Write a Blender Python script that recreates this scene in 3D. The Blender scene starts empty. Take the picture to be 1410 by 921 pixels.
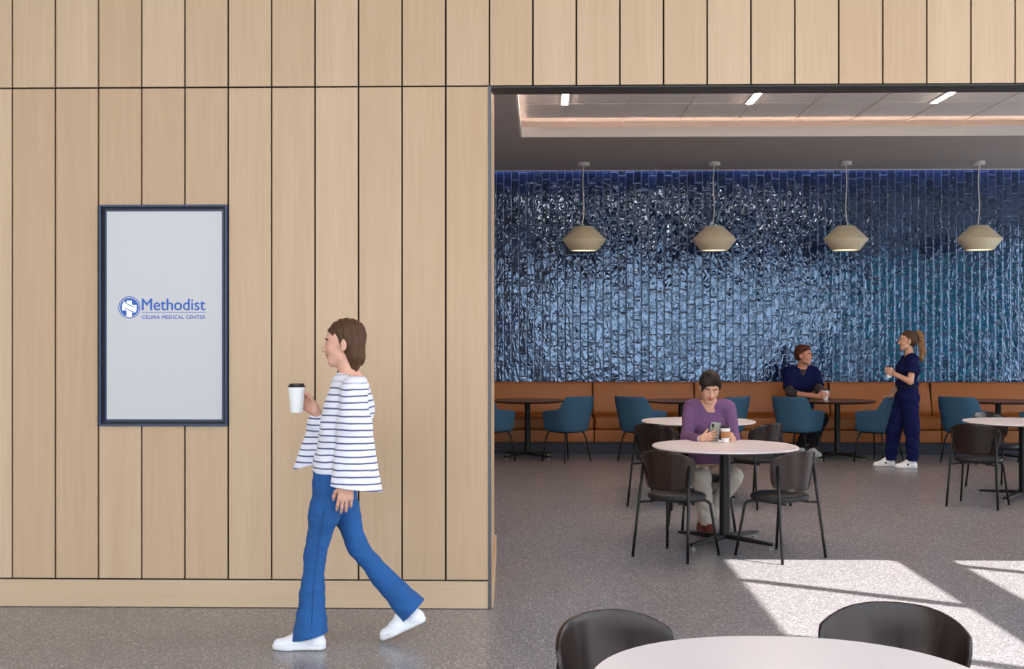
import bpy, bmesh, math, random
import numpy as np
from mathutils import Vector, Matrix
random.seed(7)
C = bpy.context.scene.collection
PI = math.pi
H = 1.6; F = 1700.0; HZ = 457.0
TH = math.atan(40/1700)
FW = (-math.sin(TH), math.cos(TH)); RT = (math.cos(TH), math.sin(TH))

def at(px, py, Y):
    "point of the plane y=Y seen at a pixel of the 1410x921 frame"
    u = (px-705)/F; v = (HZ-py)/F
    dx = FW[0]+u*RT[0]; dy = FW[1]+u*RT[1]
    t = Y/dy
    return Vector((dx*t, Y, H+v*t))
def fl(px, py, z=0.0):
    "point of the horizontal plane at height z"
    u = (px-705)/F; v = (HZ-py)/F
    t = (z-H)/v
    return Vector(((FW[0]+u*RT[0])*t, (FW[1]+u*RT[1])*t, z))

# ------------------------------------------------------------------ materials
def newmat(name):
    m = bpy.data.materials.new(name); m.use_nodes = True
    nt = m.node_tree
    return m, nt, nt.nodes['Principled BSDF']
def lin(c):
    return tuple(((x/255)/12.92 if x/255 <= .04045 else ((x/255+.055)/1.055)**2.4) for x in c)
def N(nt, t, **kw):
    n = nt.nodes.new(t)
    for k, v in kw.items():
        if k.startswith('i_'):
            n.inputs[k[2:].replace('_', ' ')].default_value = v
        else: setattr(n, k, v)
    return n
def mth(nt, op, a, b=None, c=None, clamp=False):
    n = nt.nodes.new('ShaderNodeMath'); n.operation = op; n.use_clamp = clamp
    for i, v in enumerate((a, b, c)):
        if v is None: continue
        if isinstance(v, (int, float)): n.inputs[i].default_value = v
        else: nt.links.new(v, n.inputs[i])
    return n.outputs[0]
def mixc(nt, fac, a, b, blend='MIX'):
    n = nt.nodes.new('ShaderNodeMix'); n.data_type = 'RGBA'; n.blend_type = blend
    for s, v in ((0, fac), (6, a), (7, b)):
        if isinstance(v, (int, float)): n.inputs[s].default_value = v
        elif isinstance(v, tuple): n.inputs[s].default_value = (*v[:3], 1)
        else: nt.links.new(v, n.inputs[s])
    return n.outputs[2]
def simple(name, rgb, rough=.5, spec=.5, metal=0, noise=None, bump=None, coat=0, sheen=0, emit=None):
    """rgb in 0-255; noise=(scale, amount) tone variation; bump=(scale, strength)"""
    m, nt, b = newmat(name)
    c = lin(rgb)
    b.inputs['Base Color'].default_value = (*c, 1)
    b.inputs['Roughness'].default_value = rough
    b.inputs['Metallic'].default_value = metal
    b.inputs['Specular IOR Level'].default_value = spec
    b.inputs['Coat Weight'].default_value = coat
    b.inputs['Sheen Weight'].default_value = sheen
    tc = N(nt, 'ShaderNodeTexCoord')
    if noise:
        n = N(nt, 'ShaderNodeTexNoise'); n.inputs['Scale'].default_value = noise[0]; n.inputs['Detail'].default_value = 4
        nt.links.new(tc.outputs['Object'], n.inputs['Vector'])
        lo = tuple(x*(1-noise[1]) for x in c); hi = tuple(min(1, x*(1+noise[1])) for x in c)
        nt.links.new(mixc(nt, n.outputs[0], lo, hi), b.inputs['Base Color'])
    if bump:
        n = N(nt, 'ShaderNodeTexNoise'); n.inputs['Scale'].default_value = bump[0]; n.inputs['Detail'].default_value = 3
        nt.links.new(tc.outputs['Object'], n.inputs['Vector'])
        bp = N(nt, 'ShaderNodeBump'); bp.inputs['Strength'].default_value = bump[1]; bp.inputs['Distance'].default_value = .01
        nt.links.new(n.outputs[0], bp.inputs['Height']); nt.links.new(bp.outputs[0], b.inputs['Normal'])
    if emit:
        b.inputs['Emission Color'].default_value = (*lin(emit[0]), 1); b.inputs['Emission Strength'].default_value = emit[1]
    return m

def mat_oak():
    m, nt, b = newmat('pale_oak')
    tc = N(nt, 'ShaderNodeTexCoord'); at_ = N(nt, 'ShaderNodeAttribute', attribute_name='board')
    sep = N(nt, 'ShaderNodeSeparateXYZ'); nt.links.new(tc.outputs['Object'], sep.inputs[0])
    ax = N(nt, 'ShaderNodeAttribute', attribute_name='lying')
    # the grain runs along the board: upright boards along z, lying ones along x
    gx = mth(nt, 'ADD', mth(nt, 'MULTIPLY', sep.outputs[0], mth(nt, 'SUBTRACT', 1, ax.outputs['Fac'])), mth(nt, 'MULTIPLY', sep.outputs[2], ax.outputs['Fac']))
    gz = mth(nt, 'ADD', mth(nt, 'MULTIPLY', sep.outputs[2], mth(nt, 'SUBTRACT', 1, ax.outputs['Fac'])), mth(nt, 'MULTIPLY', sep.outputs[0], ax.outputs['Fac']))
    def grain(sx, sz, off, detail):
        cb = N(nt, 'ShaderNodeCombineXYZ')
        nt.links.new(mth(nt, 'MULTIPLY', gx, sx), cb.inputs[0]); nt.links.new(mth(nt, 'MULTIPLY', gz, sz), cb.inputs[1])
        nt.links.new(mth(nt, 'MULTIPLY', at_.outputs['Fac'], off), cb.inputs[2])
        n = N(nt, 'ShaderNodeTexNoise'); n.inputs['Scale'].default_value = 1; n.inputs['Detail'].default_value = detail
        nt.links.new(cb.outputs[0], n.inputs['Vector']); return n.outputs[0]
    fine = grain(170, 3.0, 61, 3); broad = grain(9, .55, 37, 3); mid = grain(38, 1.2, 23, 3)
    wn = N(nt, 'ShaderNodeTexWhiteNoise', noise_dimensions='1D'); nt.links.new(at_.outputs['Fac'], wn.inputs['W'])
    c = mixc(nt, broad, lin((184, 157, 128)), lin((212, 188, 160)))
    c = mixc(nt, mth(nt, 'MULTIPLY', wn.outputs[0], .75), c, lin((180, 150, 117)))
    r = N(nt, 'ShaderNodeMapRange'); r.inputs[1].default_value = .35; r.inputs[2].default_value = .7
    nt.links.new(fine, r.inputs[0])
    c = mixc(nt, mth(nt, 'MULTIPLY', r.outputs[0], .38), c, lin((176, 145, 110)))
    c = mixc(nt, mth(nt, 'MULTIPLY', mid, .3), c, lin((216, 193, 166)))
    nt.links.new(c, b.inputs['Base Color']); b.inputs['Roughness'].default_value = .5
    b.inputs['Specular IOR Level'].default_value = .3
    return m

def mat_tile():
    "upright glazed tiles 105 x 310 mm, shifted by thirds from column to column, wavy hand-made glaze"
    m, nt, b = newmat('glazed_blue_tile')
    W, L = .1043, .311
    tc = N(nt, 'ShaderNodeTexCoord'); sep = N(nt, 'ShaderNodeSeparateXYZ'); nt.links.new(tc.outputs['Object'], sep.inputs[0])
    u = mth(nt, 'DIVIDE', mth(nt, 'ADD', sep.outputs[0], 10), W)
    col = mth(nt, 'FLOOR', u); fu = mth(nt, 'FRACT', u)
    wn = N(nt, 'ShaderNodeTexWhiteNoise', noise_dimensions='1D'); nt.links.new(col, wn.inputs['W'])
    off = mth(nt, 'ADD', mth(nt, 'MULTIPLY', mth(nt, 'MODULO', mth(nt, 'MULTIPLY', col, 1), 2), .5), mth(nt, 'DIVIDE', mth(nt, 'FLOOR', mth(nt, 'MULTIPLY', wn.outputs[0], 3)), 6))
    v = mth(nt, 'ADD', mth(nt, 'DIVIDE', sep.outputs[2], L), off)
    row = mth(nt, 'FLOOR', v); fv = mth(nt, 'FRACT', v)
    idv = N(nt, 'ShaderNodeCombineXYZ'); nt.links.new(col, idv.inputs[0]); nt.links.new(row, idv.inputs[1])
    rnd = N(nt, 'ShaderNodeTexWhiteNoise', noise_dimensions='3D'); nt.links.new(idv.outputs[0], rnd.inputs['Vector'])
    rs = N(nt, 'ShaderNodeSeparateColor'); nt.links.new(rnd.outputs['Color'], rs.inputs[0])
    # distance to the joint in metres
    du = mth(nt, 'MULTIPLY', mth(nt, 'SUBTRACT', .5, mth(nt, 'ABSOLUTE', mth(nt, 'SUBTRACT', fu, .5))), W)
    dv = mth(nt, 'MULTIPLY', mth(nt, 'SUBTRACT', .5, mth(nt, 'ABSOLUTE', mth(nt, 'SUBTRACT', fv, .5))), L)
    d = mth(nt, 'MINIMUM', du, dv)
    grout = mth(nt, 'LESS_THAN', d, .0028)
    edge = N(nt, 'ShaderNodeMapRange', interpolation_type='SMOOTHSTEP'); edge.inputs[1].default_value = .002; edge.inputs[2].default_value = .014
    nt.links.new(d, edge.inputs[0])
    # noise shifted per tile
    sh = N(nt, 'ShaderNodeVectorMath', operation='MULTIPLY_ADD'); nt.links.new(rnd.outputs['Color'], sh.inputs[0]); sh.inputs[1].default_value = (17, 17, 17)
    nt.links.new(tc.outputs['Object'], sh.inputs[2])
    st = N(nt, 'ShaderNodeVectorMath', operation='MULTIPLY'); nt.links.new(sh.outputs[0], st.inputs[0]); st.inputs[1].default_value = (1.25, 1, .75)
    n1 = N(nt, 'ShaderNodeTexNoise'); n1.inputs['Scale'].default_value = 13; n1.inputs['Detail'].default_value = 1.5; n1.inputs['Distortion'].default_value = .8
    nt.links.new(st.outputs[0], n1.inputs['Vector'])
    n2 = N(nt, 'ShaderNodeTexNoise'); n2.inputs['Scale'].default_value = 7; n2.inputs['Detail'].default_value = 4
    nt.links.new(sh.outputs[0], n2.inputs['Vector'])
    # colour
    c = mixc(nt, rs.outputs[0], lin((19, 26, 54)), lin((32, 50, 92)))
    dk = mth(nt, 'GREATER_THAN', rs.outputs[1], .8)
    c = mixc(nt, mth(nt, 'MULTIPLY', dk, .6), c, lin((20, 23, 38)))
    c = mixc(nt, mth(nt, 'MULTIPLY', n2.outputs[0], .5), c, lin((28, 42, 78)))
    # thin glaze on the rim shows lighter
    c = mixc(nt, mth(nt, 'MULTIPLY', mth(nt, 'SUBTRACT', 1, edge.outputs[0]), .22), c, lin((70, 84, 126)))
    c = mixc(nt, grout, c, lin((72, 78, 110)))
    nt.links.new(c, b.inputs['Base Color'])
    nt.links.new(mth(nt, 'ADD', .07, mth(nt, 'MULTIPLY', grout, .6)), b.inputs['Roughness'])
    b.inputs['IOR'].default_value = 2.35
    b.inputs['Specular Tint'].default_value = (.47, .68, 1.0, 1)
    # bump : wavy glaze + cushion rim + a tilt of each tile
    tilt = mth(nt, 'ADD', mth(nt, 'MULTIPLY', mth(nt, 'SUBTRACT', rs.outputs[1], .5), mth(nt, 'MULTIPLY', mth(nt, 'SUBTRACT', fu, .5), .006)),
               mth(nt, 'MULTIPLY', mth(nt, 'SUBTRACT', rs.outputs[2], .5), mth(nt, 'MULTIPLY', mth(nt, 'SUBTRACT', fv, .5), .012)))
    h = mth(nt, 'ADD', mth(nt, 'MULTIPLY', n1.outputs[0], .0085), mth(nt, 'MULTIPLY', edge.outputs[0], .0022))
    h = mth(nt, 'ADD', h, tilt)
    bp = N(nt, 'ShaderNodeBump'); bp.inputs['Strength'].default_value = 1; bp.inputs['Distance'].default_value = 1
    nt.links.new(h, bp.inputs['Height']); nt.links.new(bp.outputs[0], b.inputs['Normal'])
    return m

def mat_terrazzo():
    m, nt, b = newmat('grey_terrazzo')
    tc = N(nt, 'ShaderNodeTexCoord')
    def chips(scale, lo, hi):
        v = N(nt, 'ShaderNodeTexVoronoi'); v.inputs['Scale'].default_value = scale
        nt.links.new(tc.outputs['Object'], v.inputs['Vector'])
        s = N(nt, 'ShaderNodeSeparateColor'); nt.links.new(v.outputs['Color'], s.inputs[0])
        near = mth(nt, 'LESS_THAN', v.outputs['Distance'], .42)
        pick = mth(nt, 'GREATER_THAN', s.outputs[0], lo)
        return mth(nt, 'MULTIPLY', near, pick), s.outputs[1]
    big, _ = chips(85, .70, 0); sm, _ = chips(170, .62, 0); dk, _ = chips(110, .66, 0)
    n = N(nt, 'ShaderNodeTexNoise'); n.inputs['Scale'].default_value = 1.3; n.inputs['Detail'].default_value = 3
    nt.links.new(tc.outputs['Object'], n.inputs['Vector'])
    c = mixc(nt, n.outputs[0], lin((121, 118, 121)), lin((138, 134, 137)))
    c = mixc(nt, mth(nt, 'MULTIPLY', dk, .65), c, lin((76, 72, 73)))
    c = mixc(nt, mth(nt, 'MULTIPLY', sm, .65), c, lin((176, 171, 168)))
    c = mixc(nt, mth(nt, 'MULTIPLY', big, .7), c, lin((204, 199, 195)))
    nt.links.new(c, b.inputs['Base Color'])
    b.inputs['Roughness'].default_value = .27; b.inputs['Specular IOR Level'].default_value = .5
    return m

def mat_stripe():
    m, nt, b = newmat('breton_stripe_knit')
    tc = N(nt, 'ShaderNodeTexCoord'); sep = N(nt, 'ShaderNodeSeparateXYZ'); nt.links.new(tc.outputs['Object'], sep.inputs[0])
    wob = N(nt, 'ShaderNodeTexNoise'); wob.inputs['Scale'].default_value = 5; nt.links.new(tc.outputs['Object'], wob.inputs['Vector'])
    z = mth(nt, 'ADD', sep.outputs[2], mth(nt, 'MULTIPLY', wob.outputs[0], .018))
    s = mth(nt, 'LESS_THAN', mth(nt, 'FRACT', mth(nt, 'DIVIDE', z, .033)), .24)
    top = mth(nt, 'LESS_THAN', sep.outputs[2], 1.345)
    s = mth(nt, 'MULTIPLY', s, mth(nt, 'ADD', .35, mth(nt, 'MULTIPLY', top, .65)))
    nt.links.new(mixc(nt, s, lin((230, 231, 243)), lin((84, 90, 130))), b.inputs['Base Color'])
    b.inputs['Roughness'].default_value = .85; b.inputs['Sheen Weight'].default_value = .15
    return m

def mat_walnut():
    m, nt, b = newmat('dark_stained_plywood')
    tc = N(nt, 'ShaderNodeTexCoord')
    mp = N(nt, 'ShaderNodeMapping'); mp.inputs['Scale'].default_value = (40, 40, 3); nt.links.new(tc.outputs['Object'], mp.inputs[0])
    n = N(nt, 'ShaderNodeTexNoise'); n.inputs['Scale'].default_value = 1; n.inputs['Detail'].default_value = 5; nt.links.new(mp.outputs[0], n.inputs['Vector'])
    nt.links.new(mixc(nt, n.outputs[0], lin((25, 16, 15)), lin((44, 28, 24))), b.inputs['Base Color'])
    b.inputs['Roughness'].default_value = .24; b.inputs['Specular IOR Level'].default_value = .38
    return m

def mat_fabric(name, rgb, scale=260, amt=.25):
    m = simple(name, rgb, rough=.9, spec=.2, noise=(scale, amt), bump=(scale, .35), sheen=.0); return m

M = dict(
    oak=mat_oak(), tile=mat_tile(), floor=mat_terrazzo(), stripe=mat_stripe(), walnut=mat_walnut(),
    black_gap=simple('black_reveal', (14, 14, 15), .8), dark_trim=simple('dark_bronze_trim', (52, 50, 49), .45, metal=.3),
    edge_trim=simple('grey_metal_edge', (84, 84, 86), .4, metal=.5),
    navy=simple('navy_powder_coat', (18, 44, 84), .35), black_int=simple('black_recess', (6, 7, 10), .6),
    screen=simple('display_glass', (120, 122, 128), .25, emit=((196, 196, 200), .62)),
    logo_blue=simple('logo_blue', (20, 70, 150), .5, emit=((30, 92, 176), .35)), logo_white=simple('logo_white', (225, 230, 240), .5, emit=((225, 230, 242), .7)),
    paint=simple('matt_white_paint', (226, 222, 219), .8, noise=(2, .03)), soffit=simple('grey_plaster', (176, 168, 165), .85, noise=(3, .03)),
    ceil_tile=simple('ceiling_tile', (226, 220, 217), .9, bump=(220, .15)), tbar=simple('white_ceiling_bar', (222, 216, 212), .5),
    led=simple('warm_led', (255, 240, 225), .5, emit=((255, 222, 200), 9.0)), tube=simple('linear_light_diffuser', (255, 245, 235), .5, emit=((255, 226, 202), 70.0)),
    wash=simple('cool_led', (240, 240, 255), .5, emit=((224, 222, 255), 30.0)),
    leather=simple('cognac_leather', (150, 88, 34), .42, noise=(5, .10), bump=(160, .12)), leather_seam=simple('dark_leather_seam', (74, 42, 20), .6),
    plinth=simple('navy_plinth', (34, 40, 54), .6),
    table_dark=simple('dark_laminate', (58, 42, 36), .22), steel_black=simple('black_powder_steel', (13, 14, 16), .38, spec=.3),
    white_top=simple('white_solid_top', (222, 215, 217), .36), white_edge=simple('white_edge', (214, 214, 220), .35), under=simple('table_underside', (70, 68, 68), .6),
    seat_black=simple('charcoal_seat_vinyl', (30, 31, 34), .5, spec=.3, noise=(90, .12), bump=(200, .1)),
    blue_fab=mat_fabric('blue_upholstery', (56, 90, 116), 200, .22), rubber=simple('black_glide', (15, 15, 16), .6), glide=simple('grey_glide', (150, 150, 148), .35, metal=.4),
    shade=simple('cream_shade', (238, 227, 196), .6, bump=(60, .08)), shade_in=simple('lamp_inside', (245, 235, 210), .5, emit=((255, 240, 205), 1.6)),
    lampwhite=simple('white_lamp_metal', (228, 224, 220), .5), cable=simple('pale_cable', (232, 228, 222), .6),
    skin_a=simple('fair_skin', (214, 164, 142), .5, noise=(9, .06)), skin_b=simple('light_skin', (205, 158, 132), .5, noise=(9, .06)),
    skin_c=simple('ruddy_skin', (208, 146, 122), .5, noise=(9, .08)),
    lips=simple('lip_skin', (168, 88, 84), .45), brow=simple('eyebrow_hair', (48, 34, 28), .8), eyew=simple('eye_white', (222, 216, 210), .3), iris=simple('iris', (40, 28, 22), .2),
    teeth=simple('teeth', (228, 222, 212), .35),
    denim=simple('blue_denim', (27, 84, 146), .85, noise=(9, .28), bump=(300, .3)), denim_st=simple('denim_seam', (22, 60, 110), .85),
    white_shoe=simple('white_canvas', (232, 234, 240), .6, bump=(200, .08)), white_sole=simple('white_rubber', (222, 224, 228), .5),
    purple=mat_fabric('purple_knit', (114, 84, 124), 320, .22), beige=mat_fabric('light_grey_trouser_cloth', (172, 166, 156), 60, .12),
    brown_shoe=simple('brown_suede', (104, 46, 36), .7), dark_sole=simple('dark_rubber', (36, 30, 28), .7),
    scrub=mat_fabric('navy_scrub_cloth', (12, 20, 68), 40, .18), grey_knit=mat_fabric('heather_grey_knit', (66, 60, 62), 260, .45), black_pants=mat_fabric('black_trouser_cloth', (24, 24, 30), 40, .2),
    tee=simple('grey_undershirt', (86, 88, 92), .9), belt=simple('dark_waistband', (14, 16, 34), .8), accent=simple('black_shoe_accent', (22, 22, 26), .5),
    hair_tie=simple('magenta_band', (170, 30, 110), .6),
    cup_white=simple('white_paper_cup', (236, 238, 238), .5), lid_black=simple('black_plastic_lid', (26, 22, 22), .35), kraft=simple('kraft_sleeve', (176, 126, 84), .8, noise=(60, .1)),
    phone_body=simple('silver_green_phone', (160, 170, 164), .25, metal=.4), phone_dark=simple('phone_lens', (18, 18, 24), .2), phone_screen=simple('phone_display', (90, 100, 110), .15, emit=((200, 210, 220), .5)),
    napkin=simple('white_paper_napkin', (238, 236, 238), .9), watch_band=simple('white_watch_band', (220, 220, 220), .5),
    mullion=simple('dark_mullion', (44, 46, 48), .5), outside=simple('outside_paving', (120, 122, 118), .9),
)
def hairmat(name, a, b_):
    m, nt, b = newmat(name)
    tc = N(nt, 'ShaderNodeTexCoord')
    mp = N(nt, 'ShaderNodeMapping'); mp.inputs['Scale'].default_value = (90, 90, 9); nt.links.new(tc.outputs['Object'], mp.inputs[0])
    n = N(nt, 'ShaderNodeTexNoise'); n.inputs['Scale'].default_value = 1; n.inputs['Detail'].default_value = 4; nt.links.new(mp.outputs[0], n.inputs['Vector'])
    nt.links.new(mixc(nt, n.outputs[0], lin(a), lin(b_)), b.inputs['Base Color'])
    bp = N(nt, 'ShaderNodeBump'); bp.inputs['Strength'].default_value = .7; bp.inputs['Distance'].default_value = .006
    nt.links.new(n.outputs[0], bp.inputs['Height']); nt.links.new(bp.outputs[0], b.inputs['Normal'])
    b.inputs['Roughness'].default_value = .6; b.inputs['Specular IOR Level'].default_value = .3
    return m
M['hair_brown'] = hairmat('brown_hair', (54, 34, 22), (94, 64, 42))
M['hair_black'] = hairmat('dark_brown_hair', (18, 13, 12), (44, 32, 27))
M['hair_auburn'] = hairmat('auburn_hair', (58, 26, 14), (112, 58, 34))
M['hair_tail'] = hairmat('light_brown_ponytail', (96, 66, 42), (160, 120, 82))
def mat_tealglass():
    m = bpy.data.materials.new('teal_tinted_glass'); m.use_nodes = True; nt = m.node_tree
    nt.nodes.clear(); o = N(nt, 'ShaderNodeOutputMaterial'); t = N(nt, 'ShaderNodeBsdfTransparent'); t.inputs[0].default_value = (.10, .42, .42, 1)
    g = N(nt, 'ShaderNodeBsdfGlossy'); g.inputs['Roughness'].default_value = .02; mx = N(nt, 'ShaderNodeMixShader'); mx.inputs[0].default_value = .06
    nt.links.new(t.outputs[0], mx.inputs[1]); nt.links.new(g.outputs[0], mx.inputs[2]); nt.links.new(mx.outputs[0], o.inputs[0]); return m
M['teal_glass'] = mat_tealglass()

# ------------------------------------------------------------------ objects
def tag(o, label=None, cat=None, group=None, kind=None):
    if label: o['label'] = label
    if cat: o['category'] = cat
    if group: o['group'] = group
    if kind: o['kind'] = kind
    return o
def empty(name, loc=(0, 0, 0), rz=0, **kw):
    o = bpy.data.objects.new(name, None); C.objects.link(o); o.location = loc; o.rotation_euler = (0, 0, rz)
    o.empty_display_size = .1
    return tag(o, **kw)
def obj(name, bm, mats, parent=None, smooth=False, bevel=0, angle=None, subsurf=0):
    me = bpy.data.meshes.new(name); bm.normal_update(); bm.to_mesh(me); bm.free()
    for m in (mats if isinstance(mats, (list, tuple)) else [mats]): me.materials.append(m)
    if smooth:
        for p in me.polygons: p.use_smooth = True
    if angle is not None and smooth: me.set_sharp_from_angle(angle=math.radians(angle))
    o = bpy.data.objects.new(name, me); C.objects.link(o)
    if parent: o.parent = parent
    if bevel:
        b = o.modifiers.new('bevel', 'BEVEL'); b.width = bevel; b.segments = 3; b.limit_method = 'ANGLE'; b.angle_limit = math.radians(40)
    if subsurf:
        s = o.modifiers.new('sub', 'SUBSURF'); s.levels = subsurf; s.render_levels = subsurf
    return o
def struct(name, bm, mats, **kw):
    return tag(obj(name, bm, mats, **kw), kind='structure')
def copy_tree(o, parent=None):
    c = o.copy(); C.objects.link(c); c.parent = parent
    for ch in list(o.children): copy_tree(ch, c)
    return c

# ------------------------------------------------------------------ bmesh shapes
def box(bm, x0, x1, y0, y1, z0, z1, mi=0):
    vs = [bm.verts.new((x, y, z)) for z in (z0, z1) for y in (y0, y1) for x in (x0, x1)]
    fs = [(0, 2, 3, 1), (4, 5, 7, 6), (0, 1, 5, 4), (2, 6, 7, 3), (0, 4, 6, 2), (1, 3, 7, 5)]
    out = []
    for f in fs:
        fc = bm.faces.new([vs[i] for i in f]); fc.material_index = mi; out.append(fc)
    return out
def boxbm(*a, mi=0):
    bm = bmesh.new(); box(bm, *a, mi=mi); return bm
def lathe(bm, prof, segs=40, c=(0, 0), mi=0, shape=None):
    "prof: list of (r, z); shape(angle)->radial scale"
    rings = []
    for r, z in prof:
        if r < 1e-6: rings.append([bm.verts.new((c[0], c[1], z))]); continue
        rings.append([bm.verts.new((c[0]+r*(shape(2*PI*k/segs) if shape else 1)*math.cos(2*PI*k/segs), c[1]+r*(shape(2*PI*k/segs) if shape else 1)*math.sin(2*PI*k/segs), z)) for k in range(segs)])
    for a, b in zip(rings, rings[1:]):
        for k in range(segs):
            k2 = (k+1) % segs
            q = ([a[0]] if len(a) == 1 else [a[k], a[k2]]) + ([b[0]] if len(b) == 1 else [b[k2], b[k]])
            if len(q) >= 3:
                f = bm.faces.new(q); f.material_index = mi
    for ring, flip in ((rings[0], True), (rings[-1], False)):
        if len(ring) > 1:
            f = bm.faces.new(ring[::-1] if flip else ring); f.material_index = mi
    return bm
def tube(bm, pts, r, segs=10, mi=0, r2=None):
    pts = [Vector(p) for p in pts]; n = len(pts); rings = []
    up = None
    for i, p in enumerate(pts):
        t = (pts[min(i+1, n-1)]-pts[max(i-1, 0)]).normalized()
        if up is None: up = Vector((0, 0, 1)) if abs(t.z) < .9 else Vector((1, 0, 0))
        a = t.cross(up).normalized(); b = a.cross(t).normalized(); up = b
        rr = r if r2 is None else r+(r2-r)*i/(n-1)
        rings.append([bm.verts.new(p+a*math.cos(2*PI*k/segs)*rr+b*math.sin(2*PI*k/segs)*rr) for k in range(segs)])
    for x, y in zip(rings, rings[1:]):
        for k in range(segs):
            f = bm.faces.new((x[k], x[(k+1) % segs], y[(k+1) % segs], y[k])); f.material_index = mi
    bm.faces.new(rings[0][::-1]).material_index = mi; bm.faces.new(rings[-1]).material_index = mi
    return bm
def bez(p0, p1, p2, n=8):
    p0, p1, p2 = Vector(p0), Vector(p1), Vector(p2)
    return [(1-t)**2*p0+2*t*(1-t)*p1+t*t*p2 for t in [i/n for i in range(n+1)]]
def prism(bm, poly, y0, y1, mi=0):
    "poly: (x,z) outline extruded in y"
    a = [bm.verts.new((x, y0, z)) for x, z in poly]; b = [bm.verts.new((x, y1, z)) for x, z in poly]
    bm.faces.new(a).material_index = mi; bm.faces.new(b[::-1]).material_index = mi
    for i in range(len(a)):
        j = (i+1) % len(a)
        bm.faces.new((a[j], a[i], b[i], b[j])).material_index = mi
    return bm

# ================================================================== THE SETTING
YW = 7.12                    # face of the oak wall
XJ = at(674, 700, YW).x      # its corner at the opening
YT = 16.9                    # tiled wall
XR = 6.5; YB = -3.0; XL = -8.0
P_ = (XJ-at(17, 700, YW).x)/11
PR = (at(1398, 60, YW).x-XJ)/12
ZL = 6.4                     # lobby ceiling
struct('floor', boxbm(XL-.2, 11, YB-.2, YT+.2, -.12, 0), M['floor'])
struct('ground_outside', boxbm(-30, 40, -40, YT+10, -.4, -.13), M['outside'])
struct('ceiling_lobby', boxbm(XL-.2, XR+.02, YB-.2, YW+.2, ZL, ZL+.2), M['paint'])
struct('wall_left', boxbm(XL-.2, XL, YB-.2, YW+.2, 0, ZL), M['paint'])

def board_wall():
    bm = bmesh.new(); lb = bm.faces.layers.float.new('board'); ly = bm.faces.layers.float.new('lying')
    k = [0]
    def board(x0, x1, z0, z1, y0=YW, y1=YW+.019, lying=0):
        k[0] += 1
        for f in box(bm, x0, x1, y0, y1, z0, z1): f[lb] = k[0]*1.37; f[ly] = lying
    g = .0052
    zb = at(670, 799.5, YW).z; zs = at(670, 118.5, YW).z
    zm0 = at(225, 586, YW).z; zm1 = at(225, 282, YW).z
    edges = [XJ-P_*i for i in range(0, 33)]
    im = {8, 7, 6}
    for i in range(32):
        x1, x0 = edges[i]-g, edges[i+1]+g
        if x0 < XL: continue
        if i in im:
            board(x0, x1, zb+g, zm0-.001); board(x0, x1, zm1+.001, zs-g)
        else: board(x0, x1, zb+g, zs-g)
    for i in range(-27, 32):
        q_ = P_ if i >= 0 else PR
        x1 = XJ-q_*i-g; x0 = XJ-q_*(i+1)+g
        if x0 < XL or x1 > XR: continue
        board(x0, x1, zs+g, 5.0-g); board(x0, x1, 5.0+g, ZL)
    # lying skirting board, its end returns along the reveal
    xx = XJ
    while xx > XL:
        board(max(XL, xx-2.9), xx-.002, .004, zb-g, lying=1); xx -= 2.9
    return bm, zb, zs
bm, ZBASE, ZHEAD = board_wall()
bmesh.ops.recalc_face_normals(bm, faces=bm.faces)
struct('wall_front', bm, M['oak'])
bm = bmesh.new()
box(bm, XL, XJ-.02, YW+.02, YW+.2, 0, ZL)
box(bm, XJ-.02, XR, YW+.02, YW+.2, ZHEAD+.002, ZL)
zm0 = at(225, 586, YW).z; zm1 = at(225, 282, YW).z
struct('wall_front_backing', bm, M['black_gap'])
# reveal of the opening: oak lined side, slightly splayed, running back into the dining room
xa, xb = XJ+.006, at(680.5, 460, 8.77).x
bm = bmesh.new(); lb = bm.faces.layers.float.new('board'); ly = bm.faces.layers.float.new('lying')
def jamb(bm, xo, z0, z1, y0, y1, thick=.02):
    t = lambda y: xa+(xb-xa)*(y-YW)/(8.77-YW)
    v = [(t(y0)+xo-thick, y0), (t(y0)+xo, y0), (t(y1)+xo, y1), (t(y1)+xo-thick, y1)]
    a = [bm.verts.new((x, y, z0)) for x, y in v]; b = [bm.verts.new((x, y, z1)) for x, y in v]
    bm.faces.new(a[::-1]); bm.faces.new(b)
    for i in range(4): bm.faces.new((a[i], a[(i+1) % 4], b[(i+1) % 4], b[i]))
jamb(bm, 0, ZBASE+.004, 4.3, YW+.022, 8.77)
jamb(bm, .016, .003, ZBASE-.004, YW+.022, 8.772, .034)
struct('wall_reveal', bm, M['oak'])
struct('wall_mass', boxbm(-4, xb-.035, YW+.22, 8.76, 0, 4.3), M['paint'])
bm = bmesh.new(); box(bm, XJ-.008, XJ+.010, YW-.004, YW+.021, .003, ZHEAD+.0)
struct('trim_1', bm, M['edge_trim'])
bm = bmesh.new(); box(bm, XJ+.011, XR, YW+.002, YW+.21, ZHEAD-.009, ZHEAD-.001)
struct('trim_2', bm, M['dark_trim'])
# right end of the wall: a pier beyond the frame
struct('wall_pier', boxbm(6.3, XR, YW+.001, YW+.35, 0, ZHEAD-.05), M['paint'])

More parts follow.
